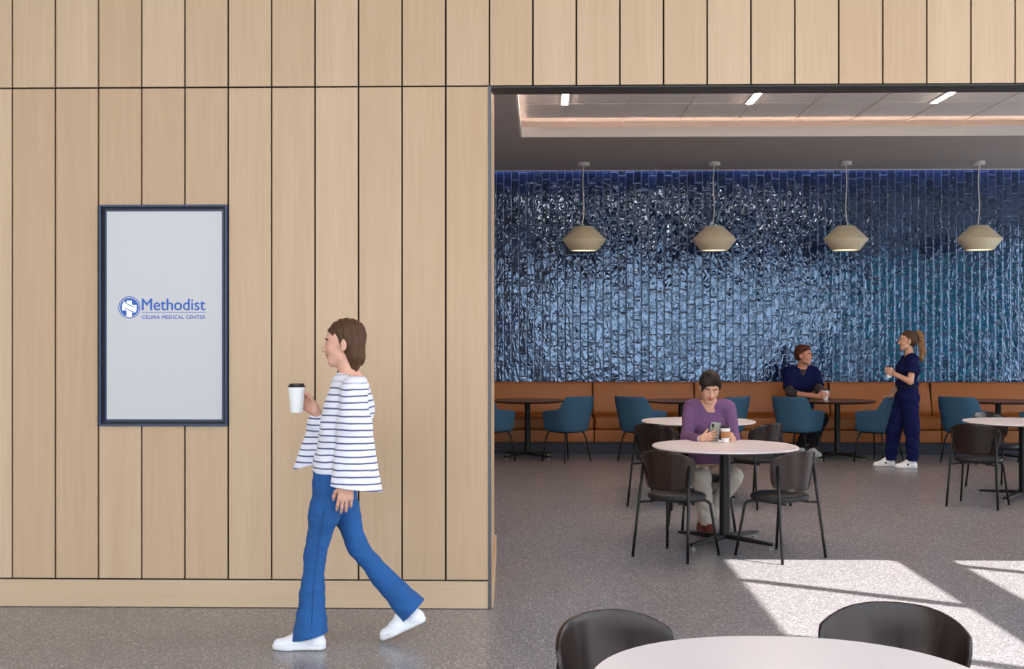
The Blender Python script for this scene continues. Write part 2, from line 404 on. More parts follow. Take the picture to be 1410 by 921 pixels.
# curtain wall on the right of the lobby: the low sun comes through it
SX, SY, SZ = -1.0, .624, -1.178
def curtain_right():
    bm = bmesh.new()
    zt, zb1, zb0 = (XR+.02-1.30)*1.178, (XR-2.48)*1.178, (XR+.1-2.89)*1.178
    box(bm, XR, XR+.02, YB-.2, YW+.2, zt, ZL)           # head
    box(bm, XR, XR+.10, YB, YW, zb0, zb1)         # spandrel between the two rows of panes
    box(bm, XR, XR+.1, YB, YW, 0, .12)
    y = 4.735-1.48*5
    while y < YW:
        if y > YB+.1: box(bm, XR, XR+.09, y-.038, y+.038, .1, zt)
        y += 1.48
    return bm
struct('window_1', curtain_right(), M['mullion'])
# tall glazing behind the camera
bm = bmesh.new()
for x in [XL+1.6111*i for i in range(10)]: box(bm, x-.035 if x > XL else XL, x+.035, YB-.1, YB, 0, ZL)
box(bm, XL, XR, YB-.1, YB, 0, .15); box(bm, XL, XR, YB-.1, YB, ZL-.2, ZL); box(bm, XL, XR, YB-.08, YB-.02, 2.72, 2.80)
struct('window_2', bm, M['mullion'])

# dining room shell
struct('wall_back', boxbm(-4, 10.2, YT, YT+.15, 0, 4.35), M['tile'])
struct('wall_dining_left', boxbm(-4.2, -4, 7.3, YT+.15, 0, 4.35), M['paint'])
bm = bmesh.new()
box(bm, 10, 10.2, 7.3, 8.6, 0, 4.35); box(bm, 10, 10.2, 15.6, YT, 0, 4.35); box(bm, 10, 10.2, 8.6, 15.6, 0, .3); box(bm, 10, 10.2, 8.6, 15.6, 3.3, 4.35)  # unseen window opening, added to bring more daylight into the dining room
for k in range(1, 4): box(bm, 10.05, 10.12, 8.6+1.75*k-.03, 8.6+1.75*k+.03, .3, 3.3)
struct('wall_dining_right', bm, M['paint'])
bm = bmesh.new()
box(bm, XR+.01, 6.8, YW, YW+.2, 0, 4.35); box(bm, 9.9, 10.2, YW, YW+.2, 0, 4.35)
box(bm, 6.8, 9.9, YW, YW+.2, 0, .4); box(bm, 6.8, 9.9, YW, YW+.2, 3.0, 4.35)
struct('wall_dining_front', bm, M['paint'])
bm = bmesh.new(); box(bm, 6.8, 9.9, YW+.1, YW+.11, .4, 3.0)
struct('window_3', bm, M['teal_glass'])
struct('sun_blocker_outside', boxbm(6.9, 14, 4.5, YW-.02, 3.1, 3.2), M['paint'])  # unseen slab added outside to keep direct sun out of the dining room
ZS = 3.8; XC = at(718.5, 189, 13.95).x
YC = at(900, 189, 13.95).y
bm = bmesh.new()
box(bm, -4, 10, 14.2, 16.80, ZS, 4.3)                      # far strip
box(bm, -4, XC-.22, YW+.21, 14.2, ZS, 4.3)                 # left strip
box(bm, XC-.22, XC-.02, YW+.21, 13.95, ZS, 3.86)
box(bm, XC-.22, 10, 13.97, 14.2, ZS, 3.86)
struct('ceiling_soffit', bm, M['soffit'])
bm = bmesh.new()
box(bm, XC-.02, 10, 13.95, 13.97, ZS, 3.913); box(bm, XC-.02, XC, YW+.21, 13.95, ZS, 3.913)
box(bm, -4, 10, 16.80, 16.812, ZS-.012, 4.3)
struct('trim_3', bm, M['paint'])
ZC = 4.012
bm = bmesh.new(); box(bm, XC-.22, 10, YW+.21, 14.2, ZC, 4.3)
box(bm, -4, 10, 16.81, YT, 4.2, 4.3)
struct('ceiling', bm, M['ceil_tile'])
# ceiling grid
bm = bmesh.new()
x_g0 = at(779.5, 167.2, 14.18).x; pitch = at(1093.4, 166.9, 14.18).x-at(1014.5, 167, 14.18).x
pitch = (at(1171.3, 166.9, 14.18).x-at(779.5, 167.2, 14.18).x)/5
yc = 13.06
for i in range(-1, 15):
    x = x_g0+pitch*i
    if x < XC: continue
    box(bm, x-.014, x+.014, YW+.21, 14.2, ZC-.007, ZC+.001)
for j in range(5):
    box(bm, XC-.2, 10, yc-1.3*j-.006, yc-1.3*j+.006, ZC-.0055, ZC+.001)
struct('ceiling_grid', bm, M['tbar'])
# cove light strips: real lamps lying in the cove and in the slot above the tiles
bm = bmesh.new(); box(bm, XC-.05, 9.9, 13.99, 14.01, 3.861, 3.872); box(bm, XC-.07, XC-.05, YW+.5, 14.01, 3.861, 3.872)
t = tag(obj('cove_light_strip', bm, M['led']), 'long warm light strip lying hidden in the ceiling cove above the white fascia', 'light strip')
bm = bmesh.new(); box(bm, -3.9, 9.9, 16.822, 16.836, 3.93, 3.95)
tag(obj('wall_wash_strip', bm, M['wash']), 'long cool light strip in the slot above the blue tiles', 'light strip')
# linear lights
spots_l = [(777.4, 'leftmost linear ceiling light, short and nearly upright, left of the others'), (1031, 'middle linear ceiling light, slanting, between the other two'), (1285, 'rightmost linear ceiling light, the most slanted of the three')]
for i, (px, lab) in enumerate(spots_l):
    x = at(px, 145, yc).x
    r = empty('linear_ceiling_light', (x, 11.1, ZC), label=lab, cat='ceiling light', group='linear lights in the dining ceiling')
    obj('housing', boxbm(-.04, .04, -1.95, 1.95, -.012, .0), M['lampwhite'], r)
    obj('diffuser', boxbm(-.03, .03, -1.94, 1.94, -.017, -.0125), M['tube'], r)

# ================================================================== DISPLAY
def display():
    A = at(137.5, 586, YW); B = at(314, 282, YW)
    x0, x1, z0, z1 = A.x, B.x, A.z, B.z
    r = empty('wall_display', ((x0+x1)/2, YW, (z0+z1)/2), label='tall framed digital display showing a blue hospital logo on the oak wall', cat='display')
    w, h = (x1-x0)/2, (z1-z0)/2
    def frame(bm, w, h, t, y0, y1):
        box(bm, -w, -w+t, y0, y1, -h, h); box(bm, w-t, w, y0, y1, -h, h); box(bm, -w+t, w-t, y0, y1, h-t, h); box(bm, -w+t, w-t, y0, y1, -h, -h+t)
        return bm
    obj('frame', frame(bmesh.new(), w, h, .013, -.022, .019), M['navy'], r, bevel=.002)
    obj('inner_rim', frame(bmesh.new(), w-.0135, h-.0135, .010, -.008, .018), M['black_int'], r)
    bz = frame(bmesh.new(), w-.024, h-.024, .013, .006, .018)
    obj('bezel', bz, M['navy'], r)
    s = obj('screen', boxbm(-w+.036, w-.034, .009, .018, -h+.036, h-.031), M['screen'], r)
    yy = YW+.0085
    o0 = Vector(r.location)
    # emblem
    c = at(178.2, 423.3, yy)-o0; R = 15.4*YW/F
    def disc(bm, rad, y, mi, hole=0):
        n = 48
        if hole:
            a = [bm.verts.new((c.x+rad*math.cos(2*PI*k/n), y, c.z+rad*math.sin(2*PI*k/n))) for k in range(n)]
            b = [bm.verts.new((c.x+hole*math.cos(2*PI*k/n), y, c.z+hole*math.sin(2*PI*k/n))) for k in range(n)]
            for k in range(n):
                bm.faces.new((a[k], a[(k+1) % n], b[(k+1) % n], b[k])).material_index = mi
        else:
            bm.faces.new([bm.verts.new((c.x+rad*math.cos(2*PI*k/n), y, c.z+rad*math.sin(2*PI*k/n))) for k in range(n)]).material_index = mi
    bm = bmesh.new()
    disc(bm, R, .0082, 0, R*.925); disc(bm, R*.85, .0082, 0)
    def poly(pts, y, mi): bm.faces.new([bm.verts.new((c.x+R*a, y, c.z+R*b)) for a, b in pts]).material_index = mi
    poly([(-.24, .62), (.24, .62), (.24, -.82), (-.24, -.82)], .0078, 1)
    poly([(-.66, .22), (.66, .22), (.66, -.26), (-.66, -.26)], .0078, 1)
    # the cloth wound over the cross: a white band with two blue edge lines
    band = [(-.46, .58), (-.30, .46), (.0, .30), (.40, .14), (.60, .05), (.62, -.30), (.46, -.52), (.30, -.46), (.0, -.30), (-.34, -.12), (-.62, -.02), (-.64, .26)]
    poly(band, .0076, 1)
    def line(pts, wd):
        for (ax, az), (bx, bz_) in zip(pts, pts[1:]):
            dx, dz = bx-ax, bz_-az; L = math.hypot(dx, dz); nx, nz = -dz/L*wd/2, dx/L*wd/2
            poly([(ax+nx, az+nz), (bx+nx, bz_+nz), (bx-nx, bz_-nz), (ax-nx, az-nz)], .0073, 0)
    line([(-.42, .62), (-.34, .42), (-.10, .26), (.20, .14), (.46, .06)], .085)
    line([(-.44, -.06), (-.2, -.16), (.12, -.30), (.36, -.40), (.52, -.58)], .085)
    bmesh.ops.recalc_face_normals(bm, faces=bm.faces)
    e = obj('emblem', bm, [M['logo_blue'], M['logo_white']], s)
    def text(name, body, pxl, pxr, pyt, pyb, bold=0.0, spacing=1.0, wt=.0011):
        cu = bpy.data.curves.new(name, 'FONT'); cu.body = body; cu.size = 1; cu.space_character = spacing; cu.offset = bold; cu.extrude = 0; cu.fill_mode = 'FRONT'
        tmp = bpy.data.objects.new('tmp_'+name, cu); C.objects.link(tmp)
        dg = bpy.context.evaluated_depsgraph_get(); dg.update()
        me = bpy.data.meshes.new_from_object(tmp.evaluated_get(dg))
        bpy.data.objects.remove(tmp); bpy.data.curves.remove(cu)
        co = np.array([v.co[:] for v in me.vertices]); lo = co.min(0); hi = co.max(0)
        a = at(pxl, pyb, yy)-o0; b = at(pxr, pyt, yy)-o0
        for v in me.vertices:
            x = a.x+(v.co.x-lo[0])/(hi[0]-lo[0])*(b.x-a.x); z = a.z+(v.co.y-lo[1])/(hi[1]-lo[1])*(b.z-a.z)
            v.co = (x, .0078, z)
        tb_ = bmesh.new(); tb_.from_mesh(me)
        base = list(tb_.faces)
        for k, (ox, oz) in enumerate(((wt, 0), (-wt, 0), (0, wt*.7), (0, -wt*.7))):
            dd = bmesh.ops.duplicate(tb_, geom=base+list({e for f in base for e in f.edges})+list({v for f in base for v in f.verts}))
            for v in dd['geom']:
                if isinstance(v, bmesh.types.BMVert): v.co += Vector((ox, -.00006*(k+1), oz))
        tb_.to_mesh(me); tb_.free()
        me.name = name; me.materials.append(M['logo_blue'])
        o = bpy.data.objects.new(name, me); C.objects.link(o); o.parent = s; return o
    text('hospital_name', 'Methodist', 195.5, 282.6, 411.2, 427.2, bold=0)
    text('hospital_caption', 'CELINA MEDICAL CENTER', 195.8, 282.6, 434.2, 438.9, bold=0, spacing=1.15, wt=.0007)
    a = at(195.5, 430.6, yy)-o0; b = at(283, 429.9, yy)-o0
    bm = bmesh.new(); box(bm, a.x, b.x, .0076, .0082, a.z, b.z); obj('divider_line', bm, M['logo_blue'], s)
display()

# ================================================================== PENDANTS
def pendant():
    r = empty('pendant_lamp', (0, 0, ZS))
    obj('canopy', lathe(bmesh.new(), [(.0, -.0005), (.072, -.0005), (.075, -.004), (.075, -.042), (.071, -.046), (0, -.046)][::-1], 32), M['lampwhite'], r, smooth=True, angle=30)
    zt, zm, zb_ = -.83, -1.005, -1.145
    pts = [(0, 0, -.045)]+[(-.012*math.sin(t*PI*2.0)-.024*t*t, 0, -.045+(zt+.045+.0)*t) for t in [i/16 for i in range(1, 17)]]
    obj('cable', tube(bmesh.new(), pts, .0062, 8), M['cable'], r, smooth=True)
    prof = [(0.0, zt), (.105, zt), (.116, zt-.004), (.276, zm+.012), (.288, zm), (.276, zm-.014), (.176, zb_+.003), (.168, zb_), (.160, zb_+.003), (.268, zm), (.110, zt-.02), (0, zt-.02)]
    sh = obj('shade', lathe(bmesh.new(), prof[::-1], 56), M['shade'], r, smooth=True, angle=35)
    obj('diffuser', lathe(bmesh.new(), [(0, zb_+.012), (.163, zb_+.012), (.163, zb_+.016), (0, zb_+.016)], 40), M['shade_in'], r)
    obj('stem', tube(bmesh.new(), [(-.024, 0, zt-.002), (-.024, 0, zt+.035)], .009, 10), M['lampwhite'], r, smooth=True)
    return r
labs = ['first cream pendant lamp, nearest the oak wall corner', 'second cream pendant lamp from the oak wall, left of the seated man',
        'third cream pendant lamp, hanging between the seated man and the standing nurse', 'fourth cream pendant lamp, nearest the right edge of the photo']
P0 = pendant()
for i, px in enumerate((804, 983.5, 1164.5, 1348.5)):
    p = P0 if i == 0 else copy_tree(P0)
    q = at(px, 227, 16.05); p.location = (q.x, 16.05, ZS); p.rotation_euler.z = (0, .15, PI, .3)[i]
    tag(p, labs[i], 'pendant lamp', 'cream pendant lamps in a row')

# ================================================================== BANQUETTE
def banquette(x0, x1):
    r = empty('banquette', ((x0+x1)/2, 16.9, 0))
    w = (x1-x0)/2-.006
    YF = -.745
    def soft(name, a, bev, mat, seg=4):
        bm = boxbm(*a)
        o = obj(name, bm, mat, r, smooth=True); b = o.modifiers.new('bevel', 'BEVEL'); b.width = bev; b.segments = seg
        return o
    obj('plinth', boxbm(-w-.005, w+.005, YF+.05, -.02, .002, .155), M['plinth'], r)
    soft('base_panel', (-w, w, YF+.02, -.1, .158, .318), .008, M['leather'])
    soft('seat_cushion', (-w, w, YF, -.16, .322, .482), .034, M['leather'], 5)
    # backrest: profile in y,z extruded along x, leaning back
    bm = bmesh.new()
    prof = [(-.30, .47), (-.325, .53), (-.305, .62), (-.255, .80), (-.225, .90), (-.19, .925), (-.10, .925), (-.06, .90), (-.06, .47)]
    a = [bm.verts.new((-w, y, z)) for y, z in prof]; b = [bm.verts.new((w, y, z)) for y, z in prof]
    bm.faces.new(a); bm.faces.new(b[::-1])
    for i in range(len(prof)):
        j = (i+1) % len(prof); bm.faces.new((a[j], a[i], b[i], b[j]))
    bmesh.ops.recalc_face_normals(bm, faces=bm.faces)
    o = obj('backrest', bm, M['leather'], r, smooth=True); m = o.modifiers.new('bevel', 'BEVEL'); m.width = .014; m.segments = 4
    bm = bmesh.new(); box(bm, -w-.004, -w+.002, -.27, -.07, .5, .915)
    obj('seam', bm, M['leather_seam'], r)
    return r
bx = [at(p, 560, 16.3).x for p in (553, 817.7, 960.5, 1150, 1292.6, 1480, 1660)]
bl = ['cognac leather banquette section at the far left, beside the oak wall corner', 'cognac leather banquette section behind the armchair left of the seated woman',
      'cognac leather banquette section that the man sits on', 'cognac leather banquette section behind the standing nurse and her table',
      'cognac leather banquette section right of the standing nurse', 'cognac leather banquette section running out at the right edge']
for i in range(6):
    if i == 5: continue
    tag(banquette(bx[i], bx[i+1]), bl[i] if i < 4 else bl[4], 'banquette', 'leather banquette sections along the tiled wall')

# ================================================================== TABLES
def squircle(n=2.2):
    return lambda a: 1/((abs(math.cos(a))**n+abs(math.sin(a))**n)**(1/n))
def table_base(r, span, zt, colr, rz=PI/4, foot=.02):
    obj('column', lathe(bmesh.new(), [(0, .05), (colr, .05), (colr, zt-.03), (0, zt-.03)], 28), M['steel_black'], r, smooth=True, angle=40)
    obj('top_plate', boxbm(-.16, .16, -.16, .16, zt-.034, zt-.0262), M['steel_black'], r)
    for k in range(4):
        a = rz+k*PI/2
        d = Vector((math.cos(a), math.sin(a), 0)); n = Vector((-d.y, d.x, 0))
        bm = bmesh.new(); vs = []
        for t, hw, z0, z1 in ((colr*.4, .034, .042, .075), (span, .021, .030, .046)):
            c = d*t
            vs.append([bm.verts.new(c+n*hw+Vector((0, 0, z0))), bm.verts.new(c-n*hw+Vector((0, 0, z0))), bm.verts.new(c-n*hw+Vector((0, 0, z1))), bm.verts.new(c+n*hw+Vector((0, 0, z1)))])
        for i in range(4): bm.faces.new((vs[0][i], vs[0][(i+1) % 4], vs[1][(i+1) % 4], vs[1][i]))
        bm.faces.new(vs[0][::-1]); bm.faces.new(vs[1])
        bmesh.ops.recalc_face_normals(bm, faces=bm.faces)
        o = obj('foot', bm, M['steel_black'], r, bevel=.004)
        bm = bmesh.new(); lathe(bm, [(0, .001), (.017, .001), (.019, .012), (.006, .014), (.006, .03), (0, .03)], 14, c=(d.x*(span-.03), d.y*(span-.03)))
        obj('glide', bm, M['glide'], o, smooth=True, angle=40)
def white_table(R, rz=0):
    r = empty('pedestal_table')
    zt = .74
    sq = squircle(2.2)
    bm = lathe(bmesh.new(), [(0, zt-.024), (R-.05, zt-.024), (R-.02, zt-.018), (R-.001, zt-.011), (R, zt-.004), (R-.004, zt), (0, zt)], 96, shape=sq)
    bm.normal_update()
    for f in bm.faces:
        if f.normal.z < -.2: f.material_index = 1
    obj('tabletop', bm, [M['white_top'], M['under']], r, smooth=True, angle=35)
    table_base(r, .43, zt, .041, rz=PI/4+.03)
    return r
def booth_table():
    r = empty('booth_table')
    zt = .735; R = .475
    obj('tabletop', lathe(bmesh.new(), [(0, zt-.026), (R-.03, zt-.026), (R-.002, zt-.012), (R, zt-.004), (R-.004, zt), (0, zt)], 80, shape=squircle(2.1)), M['table_dark'], r, smooth=True, angle=35)
    table_base(r, .40, zt, .036, rz=PI/4)
    return r
T1 = fl(998.3, 747.3)
T1.y = 9.38; T1.x = at(998, 747, 9.38).x
T2 = Vector((at(961.5, 600, 12.0).x, 12.0, 0)); T3 = Vector((at(1409, 600, 12.0).x, 12.0, 0)); T0 = Vector((at(1068, 900, 2.99).x+.055, 3.01, 0))
ta = white_table(.545)
ta.location = T1; tag(ta, 'white pedestal table at which the woman in purple sits', 'table', 'white pedestal tables')
tb = copy_tree(ta); tb.location = T2; tag(tb, 'white pedestal table behind the woman in purple', 'table', 'white pedestal tables')
tc_ = copy_tree(ta); tc_.location = T3; tag(tc_, 'white pedestal table cut off by the right edge, below the standing nurse', 'table', 'white pedestal tables')
td = white_table(.503); td.location = T0; tag(td, 'large white tabletop in the foreground at the bottom edge', 'table', 'white pedestal tables')
BT = []
b0 = booth_table()
for i, (px, lab) in enumerate(((726.5, 'dark round booth table beside the oak wall corner'), (938, 'dark round booth table half hidden behind the woman in purple'),
                               (1153, 'dark round booth table where the man holds his cup'), (1374.5, 'dark round booth table at the right edge of the photo'))):
    t = b0 if i == 0 else copy_tree(b0)
    t.location = Vector((at(px, 600, 15.72).x, 15.72, 0)); BT.append(t.location.copy())
    tag(t, lab, 'table', 'dark booth tables along the banquette')

# ================================================================== BLACK SHELL CHAIRS
def shell_chair():
    r = empty('dining_chair')
    # seat: padded disc a little deeper than round
    sh = lambda a: 1+.03*math.cos(2*a)
    bm = lathe(bmesh.new(), [(0, .405), (.165, .405), (.195, .413), (.207, .428), (.203, .444), (.185, .455), (.12, .459), (0, .459)], 48, c=(0, .005), shape=sh)
    obj('seat', bm, M['seat_black'], r, smooth=True)
    # curved plywood back wrapping the seat
    bm = bmesh.new(); nu, nv = 36, 12; G = {}
    for i in range(nu+1):
        u = -1+2*i/nu
        for j in range(nv+1):
            v = j/nv
            hw = 1.0+.05*v                                  # half opening angle
            # rounded corners: the outline narrows near the top and bottom ends
            cut = 1-.10*max(0, abs(v-.5)*2-.35)**2*1.6
            a = u*hw*cut
            Rr = .222+.030*v
            x = math.sin(a)*Rr*1.03; y = .03-math.cos(a)*Rr*.98-.012*v
            ztop = .772-.062*abs(u)**2.6; zbot = .487+.030*abs(u)**3
            z = zbot+(ztop-zbot)*v
            G[i, j] = bm.verts.new((x, y, z))
    for i in range(nu):
        for j in range(nv): bm.faces.new((G[i, j], G[i+1, j], G[i+1, j+1], G[i, j+1]))
    bmesh.ops.recalc_face_normals(bm, faces=bm.faces)
    o = obj('backrest', bm, M['walnut'], r, smooth=True)
    s = o.modifiers.new('solid', 'SOLIDIFY'); s.thickness = .013; s.offset = 0
    b = o.modifiers.new('bev', 'BEVEL'); b.width = .003; b.segments = 2; b.limit_method = 'ANGLE'
    # legs
    for sx in (-1, 1):
        top = Vector((sx*.187, -.143, .665)); foot = Vector((sx*.226, -.222, .003))
        pts = [foot, foot.lerp(top, .5), top, top+Vector((-.0, .002, .010))]
        bm = tube(bmesh.new(), [foot, foot.lerp(top, .35), foot.lerp(top, .7), top], .0105, 12)
        lathe(bm, [(0, -.0105), (.0105, 0), (.008, .007), (0, .0105)], 12)
        for v in bm.verts[-26:]: v.co += top
        obj('leg', bm, M['steel_black'], r, smooth=True)
        ff = Vector((sx*.216, .225, .003)); ft = Vector((sx*.178, .165, .385))
        pts = [ff, ff.lerp(ft, .5), ff.lerp(ft, .92)]+bez(ff.lerp(ft, .93), ft+Vector((0, 0, .02)), (sx*.12, .10, .399), 7)+[Vector((sx*.05, .04, .400))]
        obj('leg', tube(bmesh.new(), pts, .0105, 12), M['steel_black'], r, smooth=True)
        # bar from the rear leg to the seat
        q = foot.lerp(top, .585)
        obj('stretcher', tube(bmesh.new(), [q, (sx*.12, -.09, .398), (sx*.05, -.04, .398)], .008, 10), M['steel_black'], r, smooth=True)
        obj('seat_rail', tube(bmesh.new(), [(sx*.12, -.16, .399), (sx*.12, .10, .399)], .008, 10), M['steel_black'], r, smooth=True)
    return r
CH0 = shell_chair(); used = [0]
def place_chair(proto, flag, x, y, face, lab, cat, group):
    "face: direction the chair looks, as a vector"
    c = proto if not flag[0] else copy_tree(proto); flag[0] = 1
    c.location = (x, y, 0); c.rotation_euler.z = math.atan2(-face[0], face[1])
    tag(c, lab, cat, group); return c
g = 'black shell dining chairs at the white tables'
place_chair(CH0, used, .965, 8.83, (.61, .79), 'dark shell chair at front left of the woman\'s table, back toward us', 'chair', g)
place_chair(CH0, used, 1.70, 8.83, (-.61, .79), 'dark shell chair at front right of the woman\'s table, back toward us', 'chair', g)
place_chair(CH0, used, 1.30, 10.02, (.12, -.99), 'dark shell chair that the woman in purple sits on', 'chair', g)
q = at(910, 600, 11.38); place_chair(CH0, used, q.x, 11.38, (.55, .83), 'dark shell chair at front left of the white table behind the woman', 'chair', g)
q = at(1040, 600, 11.38); place_chair(CH0, used, q.x+.01, 11.42, (-.62, .78), 'dark shell chair at front right of the white table behind the woman', 'chair', g)
q = at(1347, 600, 11.45); place_chair(CH0, used, q.x, 11.45, (.55, .83), 'dark shell chair below the nurse, pulled up to the right-edge table', 'chair', g)
q = at(1375, 600, 12.75); place_chair(CH0, used, q.x, 12.75, (.35, -.94), 'dark shell chair behind the right-edge white table, only its top showing', 'chair', g)
place_chair(CH0, used, .29, 3.49, (.60, -.80), 'black shell chair at bottom centre, left of the two behind the foreground table', 'chair', g)
place_chair(CH0, used, 1.01, 3.60, (-.36, -.93), 'black shell chair at bottom right, right of the two behind the foreground table', 'chair', g)

# ================================================================== BLUE ARMCHAIRS
def armchair():
    r = empty('armchair')
    # tub shell
    bm = bmesh.new(); nu, nv = 48, 10; G = {}
    def plan(u):                       # u -1..1 around the tub, at unit size
        a = abs(u)
        if a < .55:
            t = a/.55*PI/2; x = math.sin(t)**.75; y = -math.cos(t)**.75
        else:
            t = (a-.55)/.45; x = 1-.04*t; y = t
        return math.copysign(x, u), y
    def top(u):
        a = abs(u); s = min(1, max(0, (a-.30)/.16)); s = s*s*(3-2*s)
        return .815*(1-s)+(.655-.035*max(0, (a-.46)/.54))*s
    for i in range(nu+1):
        u = -1+2*i/nu; px, py = plan(u)
        zt = top(u)
        for j in range(nv+1):
            v = j/nv; z = .385+(zt-.385)*v
            hgt = (z-.385)/.43
            W = .205+.060*min(1, hgt*1.3); D = .215+.085*hgt if py < 0 else .185+.03*hgt
            if v == 0: W *= .94; D *= .94
            G[i, j] = bm.verts.new((px*W, py*D-.02, z))
    for i in range(nu):
        for j in range(nv): bm.faces.new((G[i, j], G[i+1, j], G[i+1, j+1], G[i, j+1]))
    bmesh.ops.recalc_face_normals(bm, faces=bm.faces)
    o = obj('tub_shell', bm, M['blue_fab'], r, smooth=True)
    s = o.modifiers.new('solid', 'SOLIDIFY'); s.thickness = .04; s.offset = 0
    b = o.modifiers.new('bev', 'BEVEL'); b.width = .014; b.segments = 3; b.limit_method = 'ANGLE'; b.angle_limit = math.radians(50)
    sq = squircle(3.2)
    obj('seat_cushion', lathe(bmesh.new(), [(0, .380), (.18, .380), (.213, .395), (.222, .425), (.21, .455), (.17, .468), (0, .474)], 56, c=(0, .035), shape=lambda a: sq(a)*(1.0+.06*max(0, math.sin(a)))), M['blue_fab'], r, smooth=True)
    obj('underframe', boxbm(-.15, .15, -.15, .17, .362, .379), M['steel_black'], r)
    for sx in (-1, 1):
        for sy in (-1, 1):
            a = Vector((sx*.15, .01+sy*.15, .375)); f = Vector((sx*.222, .0+sy*.205, .003))
            k = a.lerp(f, .22)+Vector((sx*.016, sy*.012, 0))
            obj('leg', tube(bmesh.new(), [a]+bez(a.lerp(f, .05), k, a.lerp(f, .45)+Vector((sx*.008, sy*.006, 0)), 5)+[f], .0115, 10, r2=.009), M['steel_black'], r, smooth=True)
    return r
AR0 = armchair(); ua = [0]
g = 'blue upholstered armchairs at the booth tables'
yA = 15.27
for px, fc, lab in ((676, (.67, .74), 'blue armchair at the far left, half hidden by the oak wall corner'),
                    (780, (-.67, .74), 'blue armchair on the right side of the booth table by the oak wall corner'),
                    (884, (.67, .74), 'blue armchair left of the white table behind the woman in purple'),
                    (994, (-.67, .74), 'blue armchair half hidden behind the shoulder of the woman in purple'),
                    (1100.5, (.67, .74), 'blue armchair in front of the seated man'),
                    (1210, (-.67, .74), 'blue armchair the standing nurse rests a hand on'),
                    (1329, (.67, .74), 'blue armchair right of the standing nurse, seen whole from behind'),
                    (1436, (-.67, .74), 'blue armchair cut off by the right edge of the photo')):
    place_chair(AR0, ua, at(px, 600, yA).x, yA, fc, lab, 'armchair', g)

# ================================================================== PEOPLE (one continuous surface grown from a distance field)
V = lambda *a: np.array(a, dtype=float)
def A3(v): return np.array(v[:], dtype=float)
def nrm(v): v = np.asarray(v, float); return v/np.linalg.norm(v)
def cap(a, b, ra, rb=None, w=None, s=1.0):
    "tapered capsule; w, s: squashed to s along direction w"
    return ('c', np.asarray(a, float), np.asarray(b, float), ra, ra if rb is None else rb, None if w is None else nrm(w), s)
def ell(c, r, R=None):
    return ('e', np.asarray(c, float), np.asarray(r, float), np.eye(3) if R is None else R)
def chain(pts, rads, w=None, s=1.0):
    return [cap(pts[i], pts[i+1], rads[i], rads[i+1], w, s) for i in range(len(pts)-1)]
def prim_box(p):
    if p[0] == 'c': r = max(p[3], p[4])*max(1, p[6]); return np.minimum(p[1], p[2])-r, np.maximum(p[1], p[2])+r
    r = max(p[2]); return p[1]-r, p[1]+r
def prim_d(p, X, Y, Z):
    if p[0] == 'c':
        _, a, b, ra, rb, w, s = p
        ab = b-a; L2 = max(ab@ab, 1e-12)
        px, py, pz = X-a[0], Y-a[1], Z-a[2]
        t = np.clip((px*ab[0]+py*ab[1]+pz*ab[2])/L2, 0, 1)
        qx, qy, qz = px-t*ab[0], py-t*ab[1], pz-t*ab[2]
        if w is not None:
            k = (qx*w[0]+qy*w[1]+qz*w[2])*(1/s-1)
            qx, qy, qz = qx+w[0]*k, qy+w[1]*k, qz+w[2]*k
        return np.sqrt(qx*qx+qy*qy+qz*qz)-(ra+(rb-ra)*t)
    _, c, r, R = p
    dx, dy, dz = X-c[0], Y-c[1], Z-c[2]
    l = [(dx*R[0, i]+dy*R[1, i]+dz*R[2, i]) for i in range(3)]
    k0 = np.sqrt(sum((l[i]/r[i])**2 for i in range(3))); k1 = np.sqrt(sum((l[i]/r[i]**2)**2 for i in range(3)))+1e-9
    return k0*(k0-1)/k1
def smin(a, b, k):
    h = np.clip(.5+.5*(b-a)/k, 0, 1); return b+(a-b)*h-k*h*(1-h)
def span(g, px0, py0, d0, px1, py1, d1):
    c = [g(px, py, d) for px in (px0, px1) for py in (py0, py1) for d in (d0, d1)]
    return np.min(c, 0), np.max(c, 0)
